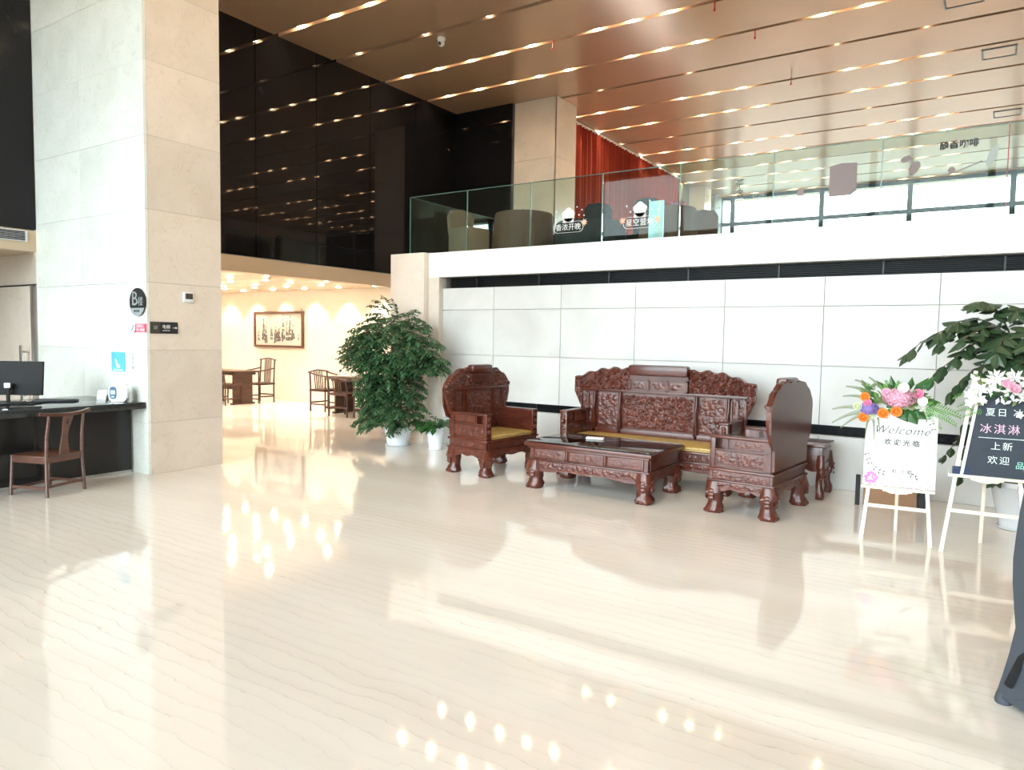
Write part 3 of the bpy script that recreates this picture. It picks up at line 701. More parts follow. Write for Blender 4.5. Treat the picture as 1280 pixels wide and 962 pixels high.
# sofa
def sofa():
    hw, hd = .95, .305
    r = carved_seat('carved_sofa', 'long carved rosewood three seat sofa against the marble wall', 'sofa', hw, hd, .715, None, (-3.0,7.265,0), 0)
    yb = hd-.02
    m = MB(); m.box(-.89,.89,yb-.05,yb,.40,.50,.005).box(-.97,.97,yb-.06,yb,.915,.945,.006)
    for x in (-.87,-.785,-.46,.43,.77,.865): m.box(x-.013,x+.013,yb-.05,yb,.45,.93)
    m.build('back_frame', R_, r)
    MB().box(-.93,.93,yb-.02,yb-.002,.42,.93).build('back_board', R_, r)
    for x in (-.785,-.465,.425,.77):
        m = MB()
        for s_ in (-.012,.012): m.tube([(x+s_,yb-.058,.48),(x+s_,yb-.062,.60),(x+s_*.4,yb-.07,.70),(x+s_,yb-.062,.80),(x+s_,yb-.058,.915)],[.009,.013,.006,.013,.009],7)
        m.build('turned_column', R_, r)
    MB().relief(-.43,.40,.52,.895,yb-.02,.008,.024,25,170,66,21).build('back_panel', RC, r)
    MB().relief(-.75,-.49,.52,.895,yb-.02,.008,.014,20,44,54,5).build('back_panel', RC, r)
    MB().relief(.455,.745,.52,.895,yb-.02,.008,.014,20,44,54,8).build('back_panel', RC, r)
    for x0,x1 in ((-.96,-.80),(.80,.96)):
        MB().relief(x0+.015,x1-.015,.55,.89,yb-.02,.01,.012,24,20,44,9).build('back_panel', RC, r)
        m = MB().box(x0,x0+.014,yb-.05,yb,.53,.91).box(x1-.014,x1,yb-.05,yb,.53,.91).box(x0,x1,yb-.05,yb,.53,.545).box(x0,x1,yb-.05,yb,.895,.91); m.build('panel_moulding', R_, r)
    def top(x):
        a = abs(x)
        z = 1.19 if a<.55 else 1.19-.13*((a-.55)/.5)**1.6
        return z+.012*math.sin(a*38)
    for s_ in (-1,1):
        x0,x1 = sorted((s_*.34,s_*1.05))
        MB().relief(x0,x1,.94,top,yb,.04,.045,24,170,52,31+s_).build('crest_carving', RC, r)
        x0,x1 = sorted((s_*.95,s_*1.05))
        MB().relief(x0,x1,(lambda x: .70+.2*(abs(x)-.95)/.1),.945,yb,.04,.03,24,20,34,13).build('wing_carving', RC, r)
    MB().box(-.345,.345,yb-.12,yb+.01,1.115,1.235,.035).build('head_roll', R_, r)
    m = MB().box(-.34,.34,yb-.07,yb,.94,1.12)
    for i in range(4): x = -.33+.22*i; m.box(x-.01,x+.01,yb-.085,yb-.06,.945,1.075)
    m.box(-.34,.34,yb-.085,yb-.06,1.06,1.078).box(-.34,.34,yb-.085,yb-.06,.942,.958); m.build('roll_support', R_, r)
    for i in range(3): x = -.33+.22*i; MB().relief(x+.025,x+.195,.965,1.05,yb-.07,.002,.01,16,22,12,40+i).build('small_panel', RC, r)
    for s_ in (-1,1):   # carved arm head
        m = MB()
        for k_ in range(3): m.ball((s_*.895,-.30+.02*k_,.60+.03*k_),.03,(1,1,.9),8,5)
        m.build('arm_head_carving', RC, r)
    return r
sofa()
seat_mat('long yellow brocade mat along the seat of the carved sofa', (-3.0,7.225,.401), 0, .855, .26)
# coffee table
def big_table():
    r = empty('carved_coffee_table', (-3.17,6.52,0), math.radians(-1.0), 'large low carved rosewood table with glass top in front of the sofa', 'table')
    hw, hd = .655, .385
    carved_base(r, hw, hd, .22, .165, .285, .43, .13)
    MB().box(-hw+.02,hw-.02,-hd+.02,hd-.02,.29,.44).build('body', R_, r)
    for sy in (-1,1):
        for x0,x1 in ((-.60,-.23),(-.20,.19),(.22,.60)):
            m = MB().box(x0,x1,sy*(hd-.022),sy*(hd-.004),.305,.415,.004); dd = m.build('drawer', R_, r)
            MB().relief(x0+.02,x1-.02,.32,.40,-(hd-.004),.001,.004,18,30,8,int(x0*50)).xf(Matrix.Rotation(0 if sy<0 else PI,4,'Z')).build('drawer_carving', RC, dd)
        for x in (-.215,.205,-.63,.63): 
            if abs(x)<.6: MB().tube([(x,sy*(hd-.012),.30),(x,sy*(hd-.008),.36),(x,sy*(hd-.012),.425)],[.010,.014,.010],8).build('turned_column', R_, r)
    for sx in (-1,1): MB().box(sx*(hw-.022),sx*(hw-.006),-hd+.06,hd-.06,.305,.415,.004).build('side_panel', R_, r)
    MB().box(-hw-.035,hw+.035,-hd-.035,hd+.035,.43,.468,.01).build('tabletop', R_, r)
    MB().relief(-hw+.06,hw-.06,-.31,.31,0,.0,.004,9,60,30,51).xf(Matrix.Translation((0,0,.4695)) @ Matrix.Rotation(-PI/2,4,'X')).build('top_carving', RC, r)
    MB().box(-hw-.02,hw+.02,-hd-.02,hd+.02,.4745,.482,.002).build('glass_top', MT['pane'], r)
big_table()
o = MB().box(-.09,.09,-.05,.05,0,.018,.006).build('tissue_pack', MT['signwhite'], None, 'small white packet lying on the glass of the carved coffee table', 'packet', loc=(-3.33,6.64,.4835), rz=.3)
# side table
def side_table():
    r = empty('carved_side_table', (-1.50,7.60,0), 0, 'small square carved rosewood side table standing behind the right armchair', 'table')
    for sx in (-1,1):
        for sy in (-1,1): claw_leg(sx,sy,.33,.06,.03).build('leg', RC, r, loc=(sx*.205,sy*.205,0))
    for sy in (-1,1): MB().prism(apron_poly(.2,.26,.335,.02), sy*.215, sy*.235).build('apron', RC, r)
    for sx in (-1,1): MB().prism(apron_poly(.2,.26,.335,.02), sx*.215, sx*.235, 'x').build('apron', RC, r)
    MB().box(-.23,.23,-.23,.23,.33,.505,.006).build('body', R_, r); MB().box(-.205,.205,-.238,-.228,.36,.48,.004).build('drawer', R_, r)
    MB().box(.228,.236,-.2,.2,.36,.48,.004).build('side_panel', R_, r)
    MB().box(-.255,.255,-.255,.255,.505,.53,.008).build('tabletop', R_, r)
side_table()

# ---------------------------------------------------------------- plain wooden chairs
WN = MT['walnut']
def desk_chair():
    r = empty('walnut_chair', (-7.275,3.19,0), math.radians(-70.5), 'low walnut chair with curved crest rail and single splat pulled up to the reception desk', 'chair')
    hw, hd = .195, .19
    legs = {(-1,-1):(.37,0),(1,-1):(.37,0),(-1,1):(.735,1),(1,1):(.735,1)}
    for (sx,sy),(h,b) in legs.items():
        if b: p = [(sx*(hw+.012),sy*(hd+.015),0),(sx*hw,sy*hd,.37),(sx*(hw-.002),sy*(hd+.008),.55),(sx*(hw-.006),sy*(hd+.035),h)]
        else: p = [(sx*(hw+.012),sy*(hd+.012),0),(sx*hw,sy*hd,h)]
        MB().tube(p, [.016]+[.0145]*(len(p)-2)+[.0125], 8).build('leg', WN, r)
    MB().box(-hw-.012,hw+.012,-hd-.012,hd+.012,.35,.372,.006).build('seat', WN, r)
    m = MB().box(-hw,hw,-hd-.008,-hd+.012,.305,.352).box(-hw,hw,hd-.012,hd+.008,.305,.352).box(-hw-.008,-hw+.012,-hd,hd,.305,.352).box(hw-.012,hw+.008,-hd,hd,.305,.352); m.build('seat_rail', WN, r)
    for sx in (-1,1): MB().bar((sx*(hw+.008),-hd,.08),(sx*(hw+.008),hd+.005,.08),.014,.026).build('stretcher', WN, r)
    MB().bar((-hw,-hd-.008,.06),(hw,-hd-.008,.06),.014,.026).build('stretcher', WN, r)
    MB().bar((-hw,hd+.010,.095),(hw,hd+.010,.095),.014,.026).build('stretcher', WN, r)
    # crest rail: three-board curve that overhangs the posts
    pts = []
    for i in range(13):
        u = -1+i/6; pts.append((u*(hw+.075), hd+.035+.045*(1-u*u)-.012, .742+.020*abs(u)**2))
    m = MB()
    for i in range(12): m.bar(pts[i], (Vector(pts[i+1])+(Vector(pts[i+1])-Vector(pts[i])).normalized()*.004), .026, .030)
    m.build('crest_rail', WN, r)
    # splat with a hole, bending backwards
    n_ = 12; vs = []; fs = []
    def yy(t): return hd+.0+.06*t+.018*math.sin(t*PI*1.0)*-1+.0
    for i in range(n_+1):
        t = i/n_; z = .37+.365*t; w = .042+.010*math.cos(t*PI*2)
        hole = .011*max(0,1-((t-.83)/.06)**2) if abs(t-.83)<.06 else 0
        for y in (yy(t)-.006, yy(t)+.006):
            for x in (-w, -hole, hole, w): vs.append((x,y,z))
    for i in range(n_):
        a = i*8; b = a+8
        for c in (0,2): fs += [(a+c,b+c,b+c+1,a+c+1),(a+4+c,a+4+c+1,b+4+c+1,b+4+c)]
        fs += [(a,a+4,b+4,b),(a+3,b+3,b+7,a+7),(a+1,b+1,b+5,a+5),(a+2,a+6,b+6,b+2)]
    MB().add(vs, fs).build('splat', WN, r)
    d_ = MB()
    d_.box(-.009,.009,yy(.83)-.0065,yy(.83)+.0065,.655,.685); d_.build('splat_hole', MT['signblack'], r)
desk_chair()
def ming_chair(name, label, loc, rz, group=None, arms=True, h=.93):
    r = empty(name, loc, rz, label, 'chair', group)
    hw, hd, sh = .24,.20,.44
    for sx in (-1,1):
        MB().tube([(sx*hw,-hd,0),(sx*hw,-hd,sh if not arms else .70)], .017, 6).build('leg', MT['darkwalnut'], r)
        MB().tube([(sx*hw,hd,0),(sx*hw,hd,sh),(sx*hw*.97,hd+.03,h-.02)], .017, 6).build('leg', MT['darkwalnut'], r)
        MB().bar((sx*hw,-hd,.14),(sx*hw,hd,.14),.02,.026).build('stretcher', MT['darkwalnut'], r)
        if arms: MB().tube([(sx*hw,-hd-.02,.70),(sx*hw*1.03,0,.72),(sx*hw,hd+.015,.76)], .017, 6).build('arm', MT['darkwalnut'], r)
    MB().bar((-hw,-hd,.09),(hw,-hd,.09),.014,.03).build('stretcher', MT['darkwalnut'], r); MB().bar((-hw,hd,.17),(hw,hd,.17),.02,.026).build('stretcher', MT['darkwalnut'], r)
    MB().box(-hw-.02,hw+.02,-hd-.02,hd+.02,sh-.045,sh,.006).build('seat', MT['darkwalnut'], r)
    MB().tube([(-hw*1.15,hd+.03,h-.03),(-hw*.5,hd+.045,h-.005),(0,hd+.05,h+.01),(hw*.5,hd+.045,h-.005),(hw*1.15,hd+.03,h-.03)], .015, 6).build('crest_rail', MT['darkwalnut'], r)
    for i in range(5):
        x = -.10+.05*i; MB().bar((x,hd+.005,sh),(x,hd+.045,h-.01),.02,.012).build('spindle', MT['darkwalnut'], r)
    return r
def dining_table(name, label, loc, rz, L, Wd, h=.72):
    r = empty(name, loc, rz, label, 'table')
    MB().box(-L/2,L/2,-Wd/2,Wd/2,h-.04,h,.006).build('tabletop', MT['darkwalnut'], r)
    for sx in (-1,1):
        MB().box(sx*(L/2-.14)-.02,sx*(L/2-.14)+.02,-Wd/2+.06,Wd/2-.06,.03,h-.04).build('leg', MT['darkwalnut'], r)
        MB().box(sx*(L/2-.14)-.04,sx*(L/2-.14)+.04,-Wd/2+.02,Wd/2-.02,0,.035).build('foot', MT['darkwalnut'], r)
    MB().box(-L/2+.12,L/2-.12,-.015,.015,.30,.36).build('stretcher', MT['darkwalnut'], r)
    MB().box(-L/2+.05,L/2-.05,-Wd/2+.03,-Wd/2+.05,h-.09,h-.04).build('apron', MT['darkwalnut'], r); MB().box(-L/2+.05,L/2-.05,Wd/2-.05,Wd/2-.03,h-.09,h-.04).build('apron', MT['darkwalnut'], r)
    return r
dining_table('tea_table', 'long walnut table in the dining room behind the bushy plant', (-9.95,10.02,0), .0, 1.45, .62)
ming_chair('walnut_armchair', 'walnut armchair at the left end of the table behind the bushy plant', (-11.05,10.02,0), PI/2+.05, h=.80)
ming_chair('walnut_side_chair', 'walnut chair in front of the table just left of the bushy plant', (-10.02,9.56,0), PI, arms=False, h=.72)
ming_chair('walnut_side_chair', 'walnut chair in front of the table half hidden by the bushy plant', (-9.42,9.62,0), PI, arms=False, h=.72)
ming_chair('walnut_side_chair', 'walnut chair tucked behind the table near the dining room wall', (-10.35,10.5,0), 0, arms=False, h=.70)
dining_table('tea_table', 'short walnut table beside the stone column under the picture', (-13.88,9.75,0), 0, 1.3, .6)
ming_chair('walnut_armchair', 'tall walnut armchair facing the viewer below the framed picture', (-13.50,10.28,0), 0, h=.97)
ming_chair('walnut_side_chair', 'low walnut chair in front of the table below the framed picture', (-13.57,9.50,0), PI, arms=False, h=.66)
ts = empty('tea_tray', (-10.42,10.02,.72), 0, 'small tea tray with cups and a sprig on the dining table', 'tray')
MB().box(-.2,.2,-.12,.12,0,.02,.004).build('tray', MT['signwhite'], ts)
for i in range(4): MB().lathe([(.018,.02),(.028,.05),(.03,.055)], (-.12+.08*i,.02*(i%2),0), 10).build('cup', MT['whitepl'], ts)
MB().tube([(-.08,.05,.02),(-.08,.05,.16),(.05,.05,.17)],.008,6).build('tap', MT['metal'], ts)
m = MB()
for i in range(26):
    leafmesh(m, (.08+random.uniform(-.03,.03),.03,.05+random.uniform(0,.05)), (random.uniform(-1,1),random.uniform(-1,1),random.uniform(.2,1)), (0,0,1), .045,.02)
m.build('sprig', MT['leafA'], ts)

# ---------------------------------------------------------------- picture
pc = empty('framed_picture', (-13.57,10.88,1.63), 0, 'framed ink wash landscape hanging on the warm dining room wall', 'picture')
m = MB().box(-.85,.85,-.05,0,.36,.41,.006).box(-.85,.85,-.05,0,-.41,-.36,.006).box(-.85,-.80,-.05,0,-.37,.37,.006).box(.80,.85,-.05,0,-.37,.37,.006); m.build('frame', MT['walnut'], pc)
MB().box(-.8,.8,-.02,-.01,-.36,.36).build('paper', MT['paper'], pc)
rng = random.Random(5); m = MB()
for (cx,hh,ww) in ((-.7,.22,.07),(-.52,.5,.12),(-.44,.42,.10),(-.24,.30,.10),(-.1,.4,.13),(.02,.3,.12),(.17,.62,.12),(.3,.5,.10),(.4,.55,.12),(.5,.34,.14),(.68,.2,.05),(-.02,.2,.2)):
    b = -.28+rng.uniform(-.04,.05); nseg = 13; L = []; Rr = []
    for i in range(nseg+1):
        t = i/nseg; w_ = ww*(1-t*.75)*rng.uniform(.7,1.3)/2; L.append((cx-w_+rng.uniform(-.008,.008), b+hh*t)); Rr.append((cx+w_+rng.uniform(-.008,.008), b+hh*t))
    y = -.0205-rng.random()*.0004
    for i in range(nseg):
        if rng.random()<.12: continue
        c = (L[i][0]+Rr[i][0])/2+rng.uniform(-.01,.01)
        m.add([(L[i][0],y,L[i][1]),(c,y,Rr[i][1]),(c,y,Rr[i+1][1]+.006),(L[i+1][0],y,L[i+1][1])],[(0,1,2,3)])
        if rng.random()<.8: m.add([(c+.008,y,L[i][1]),(Rr[i][0],y,Rr[i][1]),(Rr[i+1][0],y,Rr[i+1][1]+.004),(c+.005,y,L[i+1][1])],[(0,1,2,3)])
m.build('brush_strokes', MT['inkgrey'], pc, kind='stuff')
m = MB().tube([(-.72,-.02,.40),(-.72,-.01,.47)],.006,5).tube([(.78,-.02,.40),(.78,-.01,.47)],.006,5); m.build('hanging_hook', MT['darkmetal'], pc)

# ---------------------------------------------------------------- reception desk
ds = empty('reception_desk', (-8.0,2.2,0), 0, 'black reception desk with thick dark granite top against the column', 'desk')
MB().box(-.55,.64,-2.0,1.985,.705,.775,.006).build('worktop', MT['granite'], ds)
for (y0,y1) in ((-1.9,.05),(.06,1.03),(1.04,1.975)): MB().box(.34,.37,y0,y1,.03,.705).build('front_panel', MT['blackpanel'], ds)
MB().box(-.5,.34,-1.9,-1.86,.0,.705).build('end_panel', MT['blackpanel'], ds)
MB().box(.32,.36,-1.9,1.97,0,.03).build('plinth', MT['metal'], ds)
# monitor seen from behind
mo = empty('computer_monitor', (-8.22,3.28,.775), math.radians(38), 'black computer monitor seen from behind on the reception desk', 'monitor')
MB().box(-.30,.30,-.012,.018,.075,.42,.008).xf(Matrix.Rotation(math.radians(-6),4,'X')).build('screen_housing', MT['monitor'], mo)
MB().box(-.28,.28,.018,.021,.20,.38).xf(Matrix.Rotation(math.radians(-6),4,'X')).build('rear_cover', MT['signblack'], mo)
MB().tube([(0,-.05,.0),(0,-.05,.12),(0,-.03,.18)],.018,8).build('stand', MT['darkmetal'], mo); MB().box(-.03,.03,-.065,-.02,.15,.20,.005).build('hinge', MT['metal'], mo)
MB().box(-.12,.12,-.13,.05,0,.012,.004).build('stand_foot', MT['darkmetal'], mo)
kb = empty('keyboard', (-8.05,3.62,.775), math.radians(50), 'dark keyboard lying beside the monitor on the granite top', 'keyboard')
MB().box(-.2,.2,-.065,.065,0,.018,.005).build('body', MT['grille'], kb); m = MB()
for i in range(13):
    for j in range(4): m.box(-.185+i*.0285,-.161+i*.0285,-.052+j*.026,-.03+j*.026,.018,.024)
m.build('keys', MT['darkmetal'], kb, kind='stuff')
m = MB()
for s_ in range(5):
    p = [(-8.1+.05*s_+.05*math.sin(i*1.1+s_), 3.05+.06*i+.03*math.cos(i*1.7+s_), .781+.002*s_) for i in range(8)]; m.tube(p, .004, 5)
m.build('loose_cables', MT['darkmetal'], None, 'tangle of dark cables in front of the monitor', 'cable')
# blood pressure style machine
dv = empty('round_white_device', (-7.56,4.02,.775), math.radians(40), 'rounded white desk device with oval navy screen near the column', 'device')
def prof(n=20, hw=.125, hh=.105, r=.06):
    pts = []
    for (sx_,sz_,a0) in ((1,1,0),(-1,1,90),(-1,-1,180),(1,-1,270)):
        for k_ in range(6):
            a = math.radians(a0+90*k_/5); pts.append((sx_*(hw-r)+r*math.cos(a), .115+sz_*(hh-r)+r*math.sin(a)))
    return pts
MB().prism(prof(), -.07, .07).build('body', MT['whitepl'], dv)
MB().box(-.09,.09,-.075,.06,0,.03,.01).build('foot', MT['metal'], dv)
MB().prism(prof(hw=.045,hh=.075,r=.04), -.078, -.069).xf(Matrix.Translation((-.06,0,0))).build('screen_panel', MT['blue'], dv)
MB().box(-.09,-.03,-.081,-.077,.095,.145).build('display', MT['screen'], dv); MB().box(-.08,-.04,-.081,-.077,.06,.075).build('buttons', MT['screen'], dv)
MB().box(-.05,.05,-.03,.04,.217,.228,.004).build('handle', MT['metal'], dv)
for c_ in dv.children: c_.scale = (.72,.72,.86)
sg = empty('desk_sign', (-7.98,4.06,.775), .5, 'small white folded card standing on the granite top', 'sign')
MB().add([(-.05,-.03,0),(.05,-.03,0),(.05,0,.10),(-.05,0,.10),(-.05,.03,0),(.05,.03,0)],[(0,1,2,3),(3,2,5,4)]).build('card', MT['signwhite'], sg); MB().bar((.05,-.02,0),(.05,0,.10),.006).build('card_edge', MT['metal'], sg)
MB().lathe([(.015,0),(.015,.07),(.008,.085),(.008,.1)], n=12).build('small_bottle', MT['metal'], None, 'thin grey bottle at the end of the granite top', 'bottle', loc=(-7.50,4.10,.775))

# ---------------------------------------------------------------- signs on the column
ov = empty('oval_block_sign', (-7.48,4.19,1.822), 0, 'black and grey oval sign reading B on the bright column face', 'sign')
def ell(z0, z1, n=28):
    return [(.148*math.cos(a), .148*math.sin(a)) for a in [2*PI*i/n for i in range(n)]]
MB().prism(ell(0,0), -.012, 0).build('disc', MT['signblack'], ov)
lo = [(.1485*math.cos(a), .1485*math.sin(a)) for a in [math.radians(t) for t in range(205,336,10)]]; MB().prism(lo, -.015, -.011).build('lower_band', MT['greysign'], ov)
text('B', .21, MT['greysign'], ov, (-.045,-.013,.03)); text('楼', .10, MT['greysign'], ov, (.065,-.013,.0)); text('BLOCK', .034, MT['signblack'], ov, (0,-.016,-.095))
rs = empty('small_red_sticker', (-7.485,4.194,1.55), 0, 'small crimson and white sticker below the oval sign', 'sticker')
MB().box(-.08,.145,-.004,0,-.045,.045).build('red_panel', MT['pink'], rs); MB().prism([(-.145,.05),(-.06,.05),(-.06,-.01),(-.085,-.055),(-.12,-.055),(-.145,0)], -.006, 0).build('white_badge', MT['signwhite'], rs)
text('温馨提示', .038, MT['signwhite'], rs, (.04,-.005,.018)); text('禁止吸烟', .04, MT['signwhite'], rs, (.04,-.005,-.022)); MB().bar((-.125,-.007,-.03),(-.085,-.007,.03),.006).build('badge_stroke', MT['ink'], rs)
ps = empty('blue_poster', (-7.90,4.194,1.187), 0, 'small sky blue poster with white figure stuck above the desk device', 'poster')
MB().box(-.135,.135,-.003,0,-.11,.10).build('sheet', MT['poster'], ps)
MB().prism([(-.06,.03),(-.035,.02),(.0,-.04),(.03,-.03),(.04,-.07),(-.02,-.075),(-.045,-.03)], -.005, -.002).build('white_figure', MT['signwhite'], ps); MB().box(-.1,.1,-.005,-.002,-.10,-.088).build('caption_line', MT['signwhite'], ps)
vt = empty('wall_lettering', (-7.6,4.196,1.175), 0, 'faint grey vertical lettering beside the small blue poster', 'lettering')
for i, ch in enumerate('扫码连网'): text(ch, .045, MT['greysign'], vt, (-.02+.01*(i%2),-.001,.10-.05*i), ext=.0005)
hs = empty('room_direction_sign', (-7.338,4.385,1.557), PI/2, 'dark plate with small writing and arrow on the cream column face', 'sign')
MB().box(-.155,.155,-.012,0,-.062,.062,.006).build('plate', MT['signblack'], hs); MB().box(-.155,-.05,-.0135,-.011,-.06,.06).build('left_plate', MT['signbrown'], hs)
text('lif', .06, MT['greysign'], hs, (-.10,-.014,0)); text('电梯', .045, MT['signwhite'], hs, (.02,-.013,.008)); text('ELEVATOR', .016, MT['signwhite'], hs, (.02,-.013,-.03)); 
m = MB().bar((.095,-.014,0),(.13,-.014,0),.006).prism([(.125,.014),(.145,0),(.125,-.014)],-.015,-.012); m.build('arrow', MT['signwhite'], hs)
th = empty('wall_thermostat', (-7.338,4.66,1.895), PI/2, 'small white box with dark window on the cream column face', 'thermostat')
MB().box(-.06,.06,-.03,0,-.055,.055,.01).build('box', MT['whitepl'], th); MB().box(-.04,.045,-.036,-.028,-.02,.04,.003).build('dark_window', MT['signbrown'], th)

# ---------------------------------------------------------------- upstairs furniture
ZU = 2.69
def cloth_table(loc, r0, h, m_, label, cat='table'):
    r = empty('round_table', loc, 0, label, cat)
    w = lambda a,z: .0 if z>h-.04 else (.05*math.sin(9*a)+.025*math.sin(17*a+1))*(1-z/h)
    MB().lathe([(r0*1.07,.01),(r0*1.05,h*.4),(r0*1.01,h*.8),(r0,h-.03),(r0*.97,h),(.0001,h+.002)], n=72, wob=w).build('tablecloth', m_, r)
    MB().lathe([(.05,0),(.04,h-.02)], n=10).build('pedestal', MT['darkmetal'], r)
    return r
cloth_table((-6.24,9.75,ZU), .46, .78, MT['brown'], 'round table under a brown floor length cloth on the balcony')
cloth_table((-5.05,9.75,ZU), .52, .55, MT['darkcloth'], 'low dark clothed table upstairs behind the left glass decal')
cloth_table((-4.0,10.2,ZU), .40, .74, MT['brown'], 'brown clothed table upstairs right of the second glass decal')
def covered_chair(loc, rz, m_, label, h=.98):
    r = empty('covered_chair', loc, rz, label, 'chair')
    MB().box(-.23,.23,-.24,.2,.0,.47,.03).build('seat_cover', m_, r)
    pts = [(-.21,.40),(-.23,.6),(-.235,h-.12),(-.18,h-.03),(0,h),(.18,h-.03),(.235,h-.12),(.23,.6),(.21,.40)]
    MB().prism(pts, .16, .23).build('back_cover', m_, r)
covered_chair((-6.70,8.9,ZU), math.radians(75), MT['beige'], 'beige chair with padded back left of the brown clothed table', .78)
covered_chair((-5.50,10.9,ZU), math.radians(30), MT['darkcloth'], 'dark covered chair upstairs in front of the red curtain at left', 1.12)
covered_chair((-4.75,10.75,ZU), math.radians(-20), MT['darkcloth'], 'dark covered chair upstairs between the two glass decals', 1.1)
covered_chair((-3.9,11.4,ZU), math.radians(15), MT['brown'], 'brown covered chair upstairs near the grey wall', .95)
for (loc, lab, mk, sc) in (((-6.3,9.75,ZU+.785), 'tiny green sprig on the brown clothed table upstairs', 'leafA', 1),((-3.85,10.2,ZU+.745), 'small pink flower bunch on the brown table upstairs', 'pet2', 1.3)):
    r = empty('table_flower', loc, 0, lab, 'flowers'); m = MB()
    for i in range(50): a = random.random()*2*PI; e = random.random(); leafmesh(m, (.03*math.cos(a),.03*math.sin(a),.03), (math.cos(a),math.sin(a),e), (0,0,1), .09*sc, .035*sc)
    m.build('leaves', MT[mk], r); MB().lathe([(.03,0),(.035,.05)], n=10).build('pot', MT['whitepl'], r)
lp = empty('standing_banner', (-3.66,8.9,ZU), 0, 'slim pale blue standing panel upstairs behind the second decal', 'banner')
MB().box(-.10,.10,-.01,.01,.05,.62).build('panel', MT['screen'], lp); MB().box(-.12,.12,-.08,.08,0,.03).build('foot', MT['darkmetal'], lp); MB().box(.03,.06,-.016,-.01,.05,.62).build('stripe', MT['signwhite'], lp)
# ---------------------------------------------------------------- potted plants
def pot(root, r0, r1, h, rings=True, saucer=True, mt='pot'):
    pr = [(r0,.015),(r0+(r1-r0)*.3,h*.3),(r1*.98,h*.8)]
    if rings: pr = [(r0,.015)]+[x for k_ in range(5) for x in ((r0+(r1-r0)*(k_+.3)/5, h*(.1+.15*k_)),(r0+(r1-r0)*(k_+.7)/5+.006, h*(.17+.15*k_)))]
    pr += [(r1,h*.88),(r1*1.05,h*.9),(r1*1.05,h),(r1*.94,h),(r1*.92,h*.9)]
    MB().lathe(pr, n=32).build('pot', MT[mt], root)
    MB().lathe([(.001,h*.9),(r1*.93,h*.9),(r1*.93,h*.905)], n=20).build('soil', MT['soil'], root)
    if saucer: MB().lathe([(r0*.9,0),(r0*1.12,.004),(r0*1.2,.022),(r0*1.14,.022),(r0*1.05,.01)], n=28).build('saucer', MT[mt], root)
def bushy():
    r = empty('bushy_potted_tree', (-6.80,7.46,0), 0, 'tall bushy small leaved tree in a ribbed white pot at the stone pier', 'plant')
    pot(r, .145, .185, .26)
    rng = random.Random(3); m = MB()
    branches = []
    for k_ in range(5):
        a = 2*PI*k_/5; m.tube([(.03*math.cos(a),.03*math.sin(a),.2),(.05*math.cos(a+.4),.05*math.sin(a+.4),.7),(.09*math.cos(a),.09*math.sin(a),1.1),(.3*math.cos(a),.22*math.sin(a)-.05,1.5)],[.018,.014,.011,.006],6)
    m.build('trunk', MT['bark'], r)
    f = MB(); st_ = MB()
    # umbrella crown + lower skirt, each cluster a drooping pinnate spray
    def spray(c, out, L, n_):
        c = Vector(c); out = Vector(out).normalized()
        P = []; p = c.copy(); d = out.copy()
        for i in range(5): P.append(p.copy()); p = p+d*L/4; d = (d+Vector((0,0,-.28))).normalized()
        st_.tube(P, .0028, 3, False)
        for i in range(n_):
            t = i/(n_-1)*3.99; k0 = int(t); q = P[k0].lerp(P[k0+1], t-k0); dd = (P[k0+1]-P[k0]).normalized()
            s_ = dd.cross(Vector((0,0,1))); s_ = s_.normalized() if s_.length>.01 else Vector((1,0,0))
            for sg_ in (-1,1):
                leafmesh(f, q, dd*.55+s_*sg_*rng.uniform(.6,1.1)+Vector((0,0,rng.uniform(-.7,.15))), (rng.uniform(-.4,.4),rng.uniform(-.4,.4),1), rng.uniform(.06,.092), rng.uniform(.030,.042))
    def ok(p): return p[1] < .14
    cnt = 0
    while cnt < 560:
        # crown dome
        th = rng.uniform(0,2*PI); u = rng.uniform(.0,1); rad = rng.uniform(.5,1.0)
        u = u**1.35; el = math.acos(u); ce = math.sin(el)
        x = rad*.82*ce*math.cos(th); y = rad*.50*ce*math.sin(th)-.1; z = 1.18+rad*.66*u-.16*ce*rng.random()
        if z < 1.25 and -.75 < x < -.2 and rng.random() < .3: continue
        if not ok((x,y,z)): continue
        if x>.55: z -= .05
        spray((x*.88,y*.88,z), (x,y*.9,.15), rng.uniform(.16,.24), 6); cnt += 1
    cnt = 0
    while cnt < 430:
        z = rng.uniform(.30,1.25); th = rng.uniform(0,2*PI); rad = rng.uniform(.25,1)
        wx = .30+.15*math.sin(min(1,max(0,(z-.2)/.9))*PI*.6); x = rad*wx*math.cos(th)-.06+(.08 if z<.6 else 0); y = rad*.36*math.sin(th)-.1
        if not ok((x,y,z)): continue
        if .98 < z < 1.2 and -.42 < x < -.25: continue
        if math.hypot(x,y) < .12 and z < .35: continue
        spray((x*.85,y,z), (x,y*.9,.05), rng.uniform(.14,.22), 6); cnt += 1
    for (x,z) in ((-.42,.42),(-.33,.36),(-.50,.36),(-.26,.40),(.1,.30),(-.36,.28),(.18,.34)): 
        for k_ in range(4): spray((x*.8+rng.uniform(-.05,.05),-.18+rng.uniform(-.08,.08),z), (x,-.3,-.1), .18, 6)
    for (x,z) in ((-.33,1.90),(-.22,1.94),(-.05,1.92),(-.12,1.86),(.05,1.86)): spray((x*.7,-.1,z-.03), (x-.05,-.1,.35), .2, 7)
    f.build('foliage', MT['leafA'], r, kind='stuff'); st_.build('twigs', MT['bark'], r, kind='stuff')
bushy()
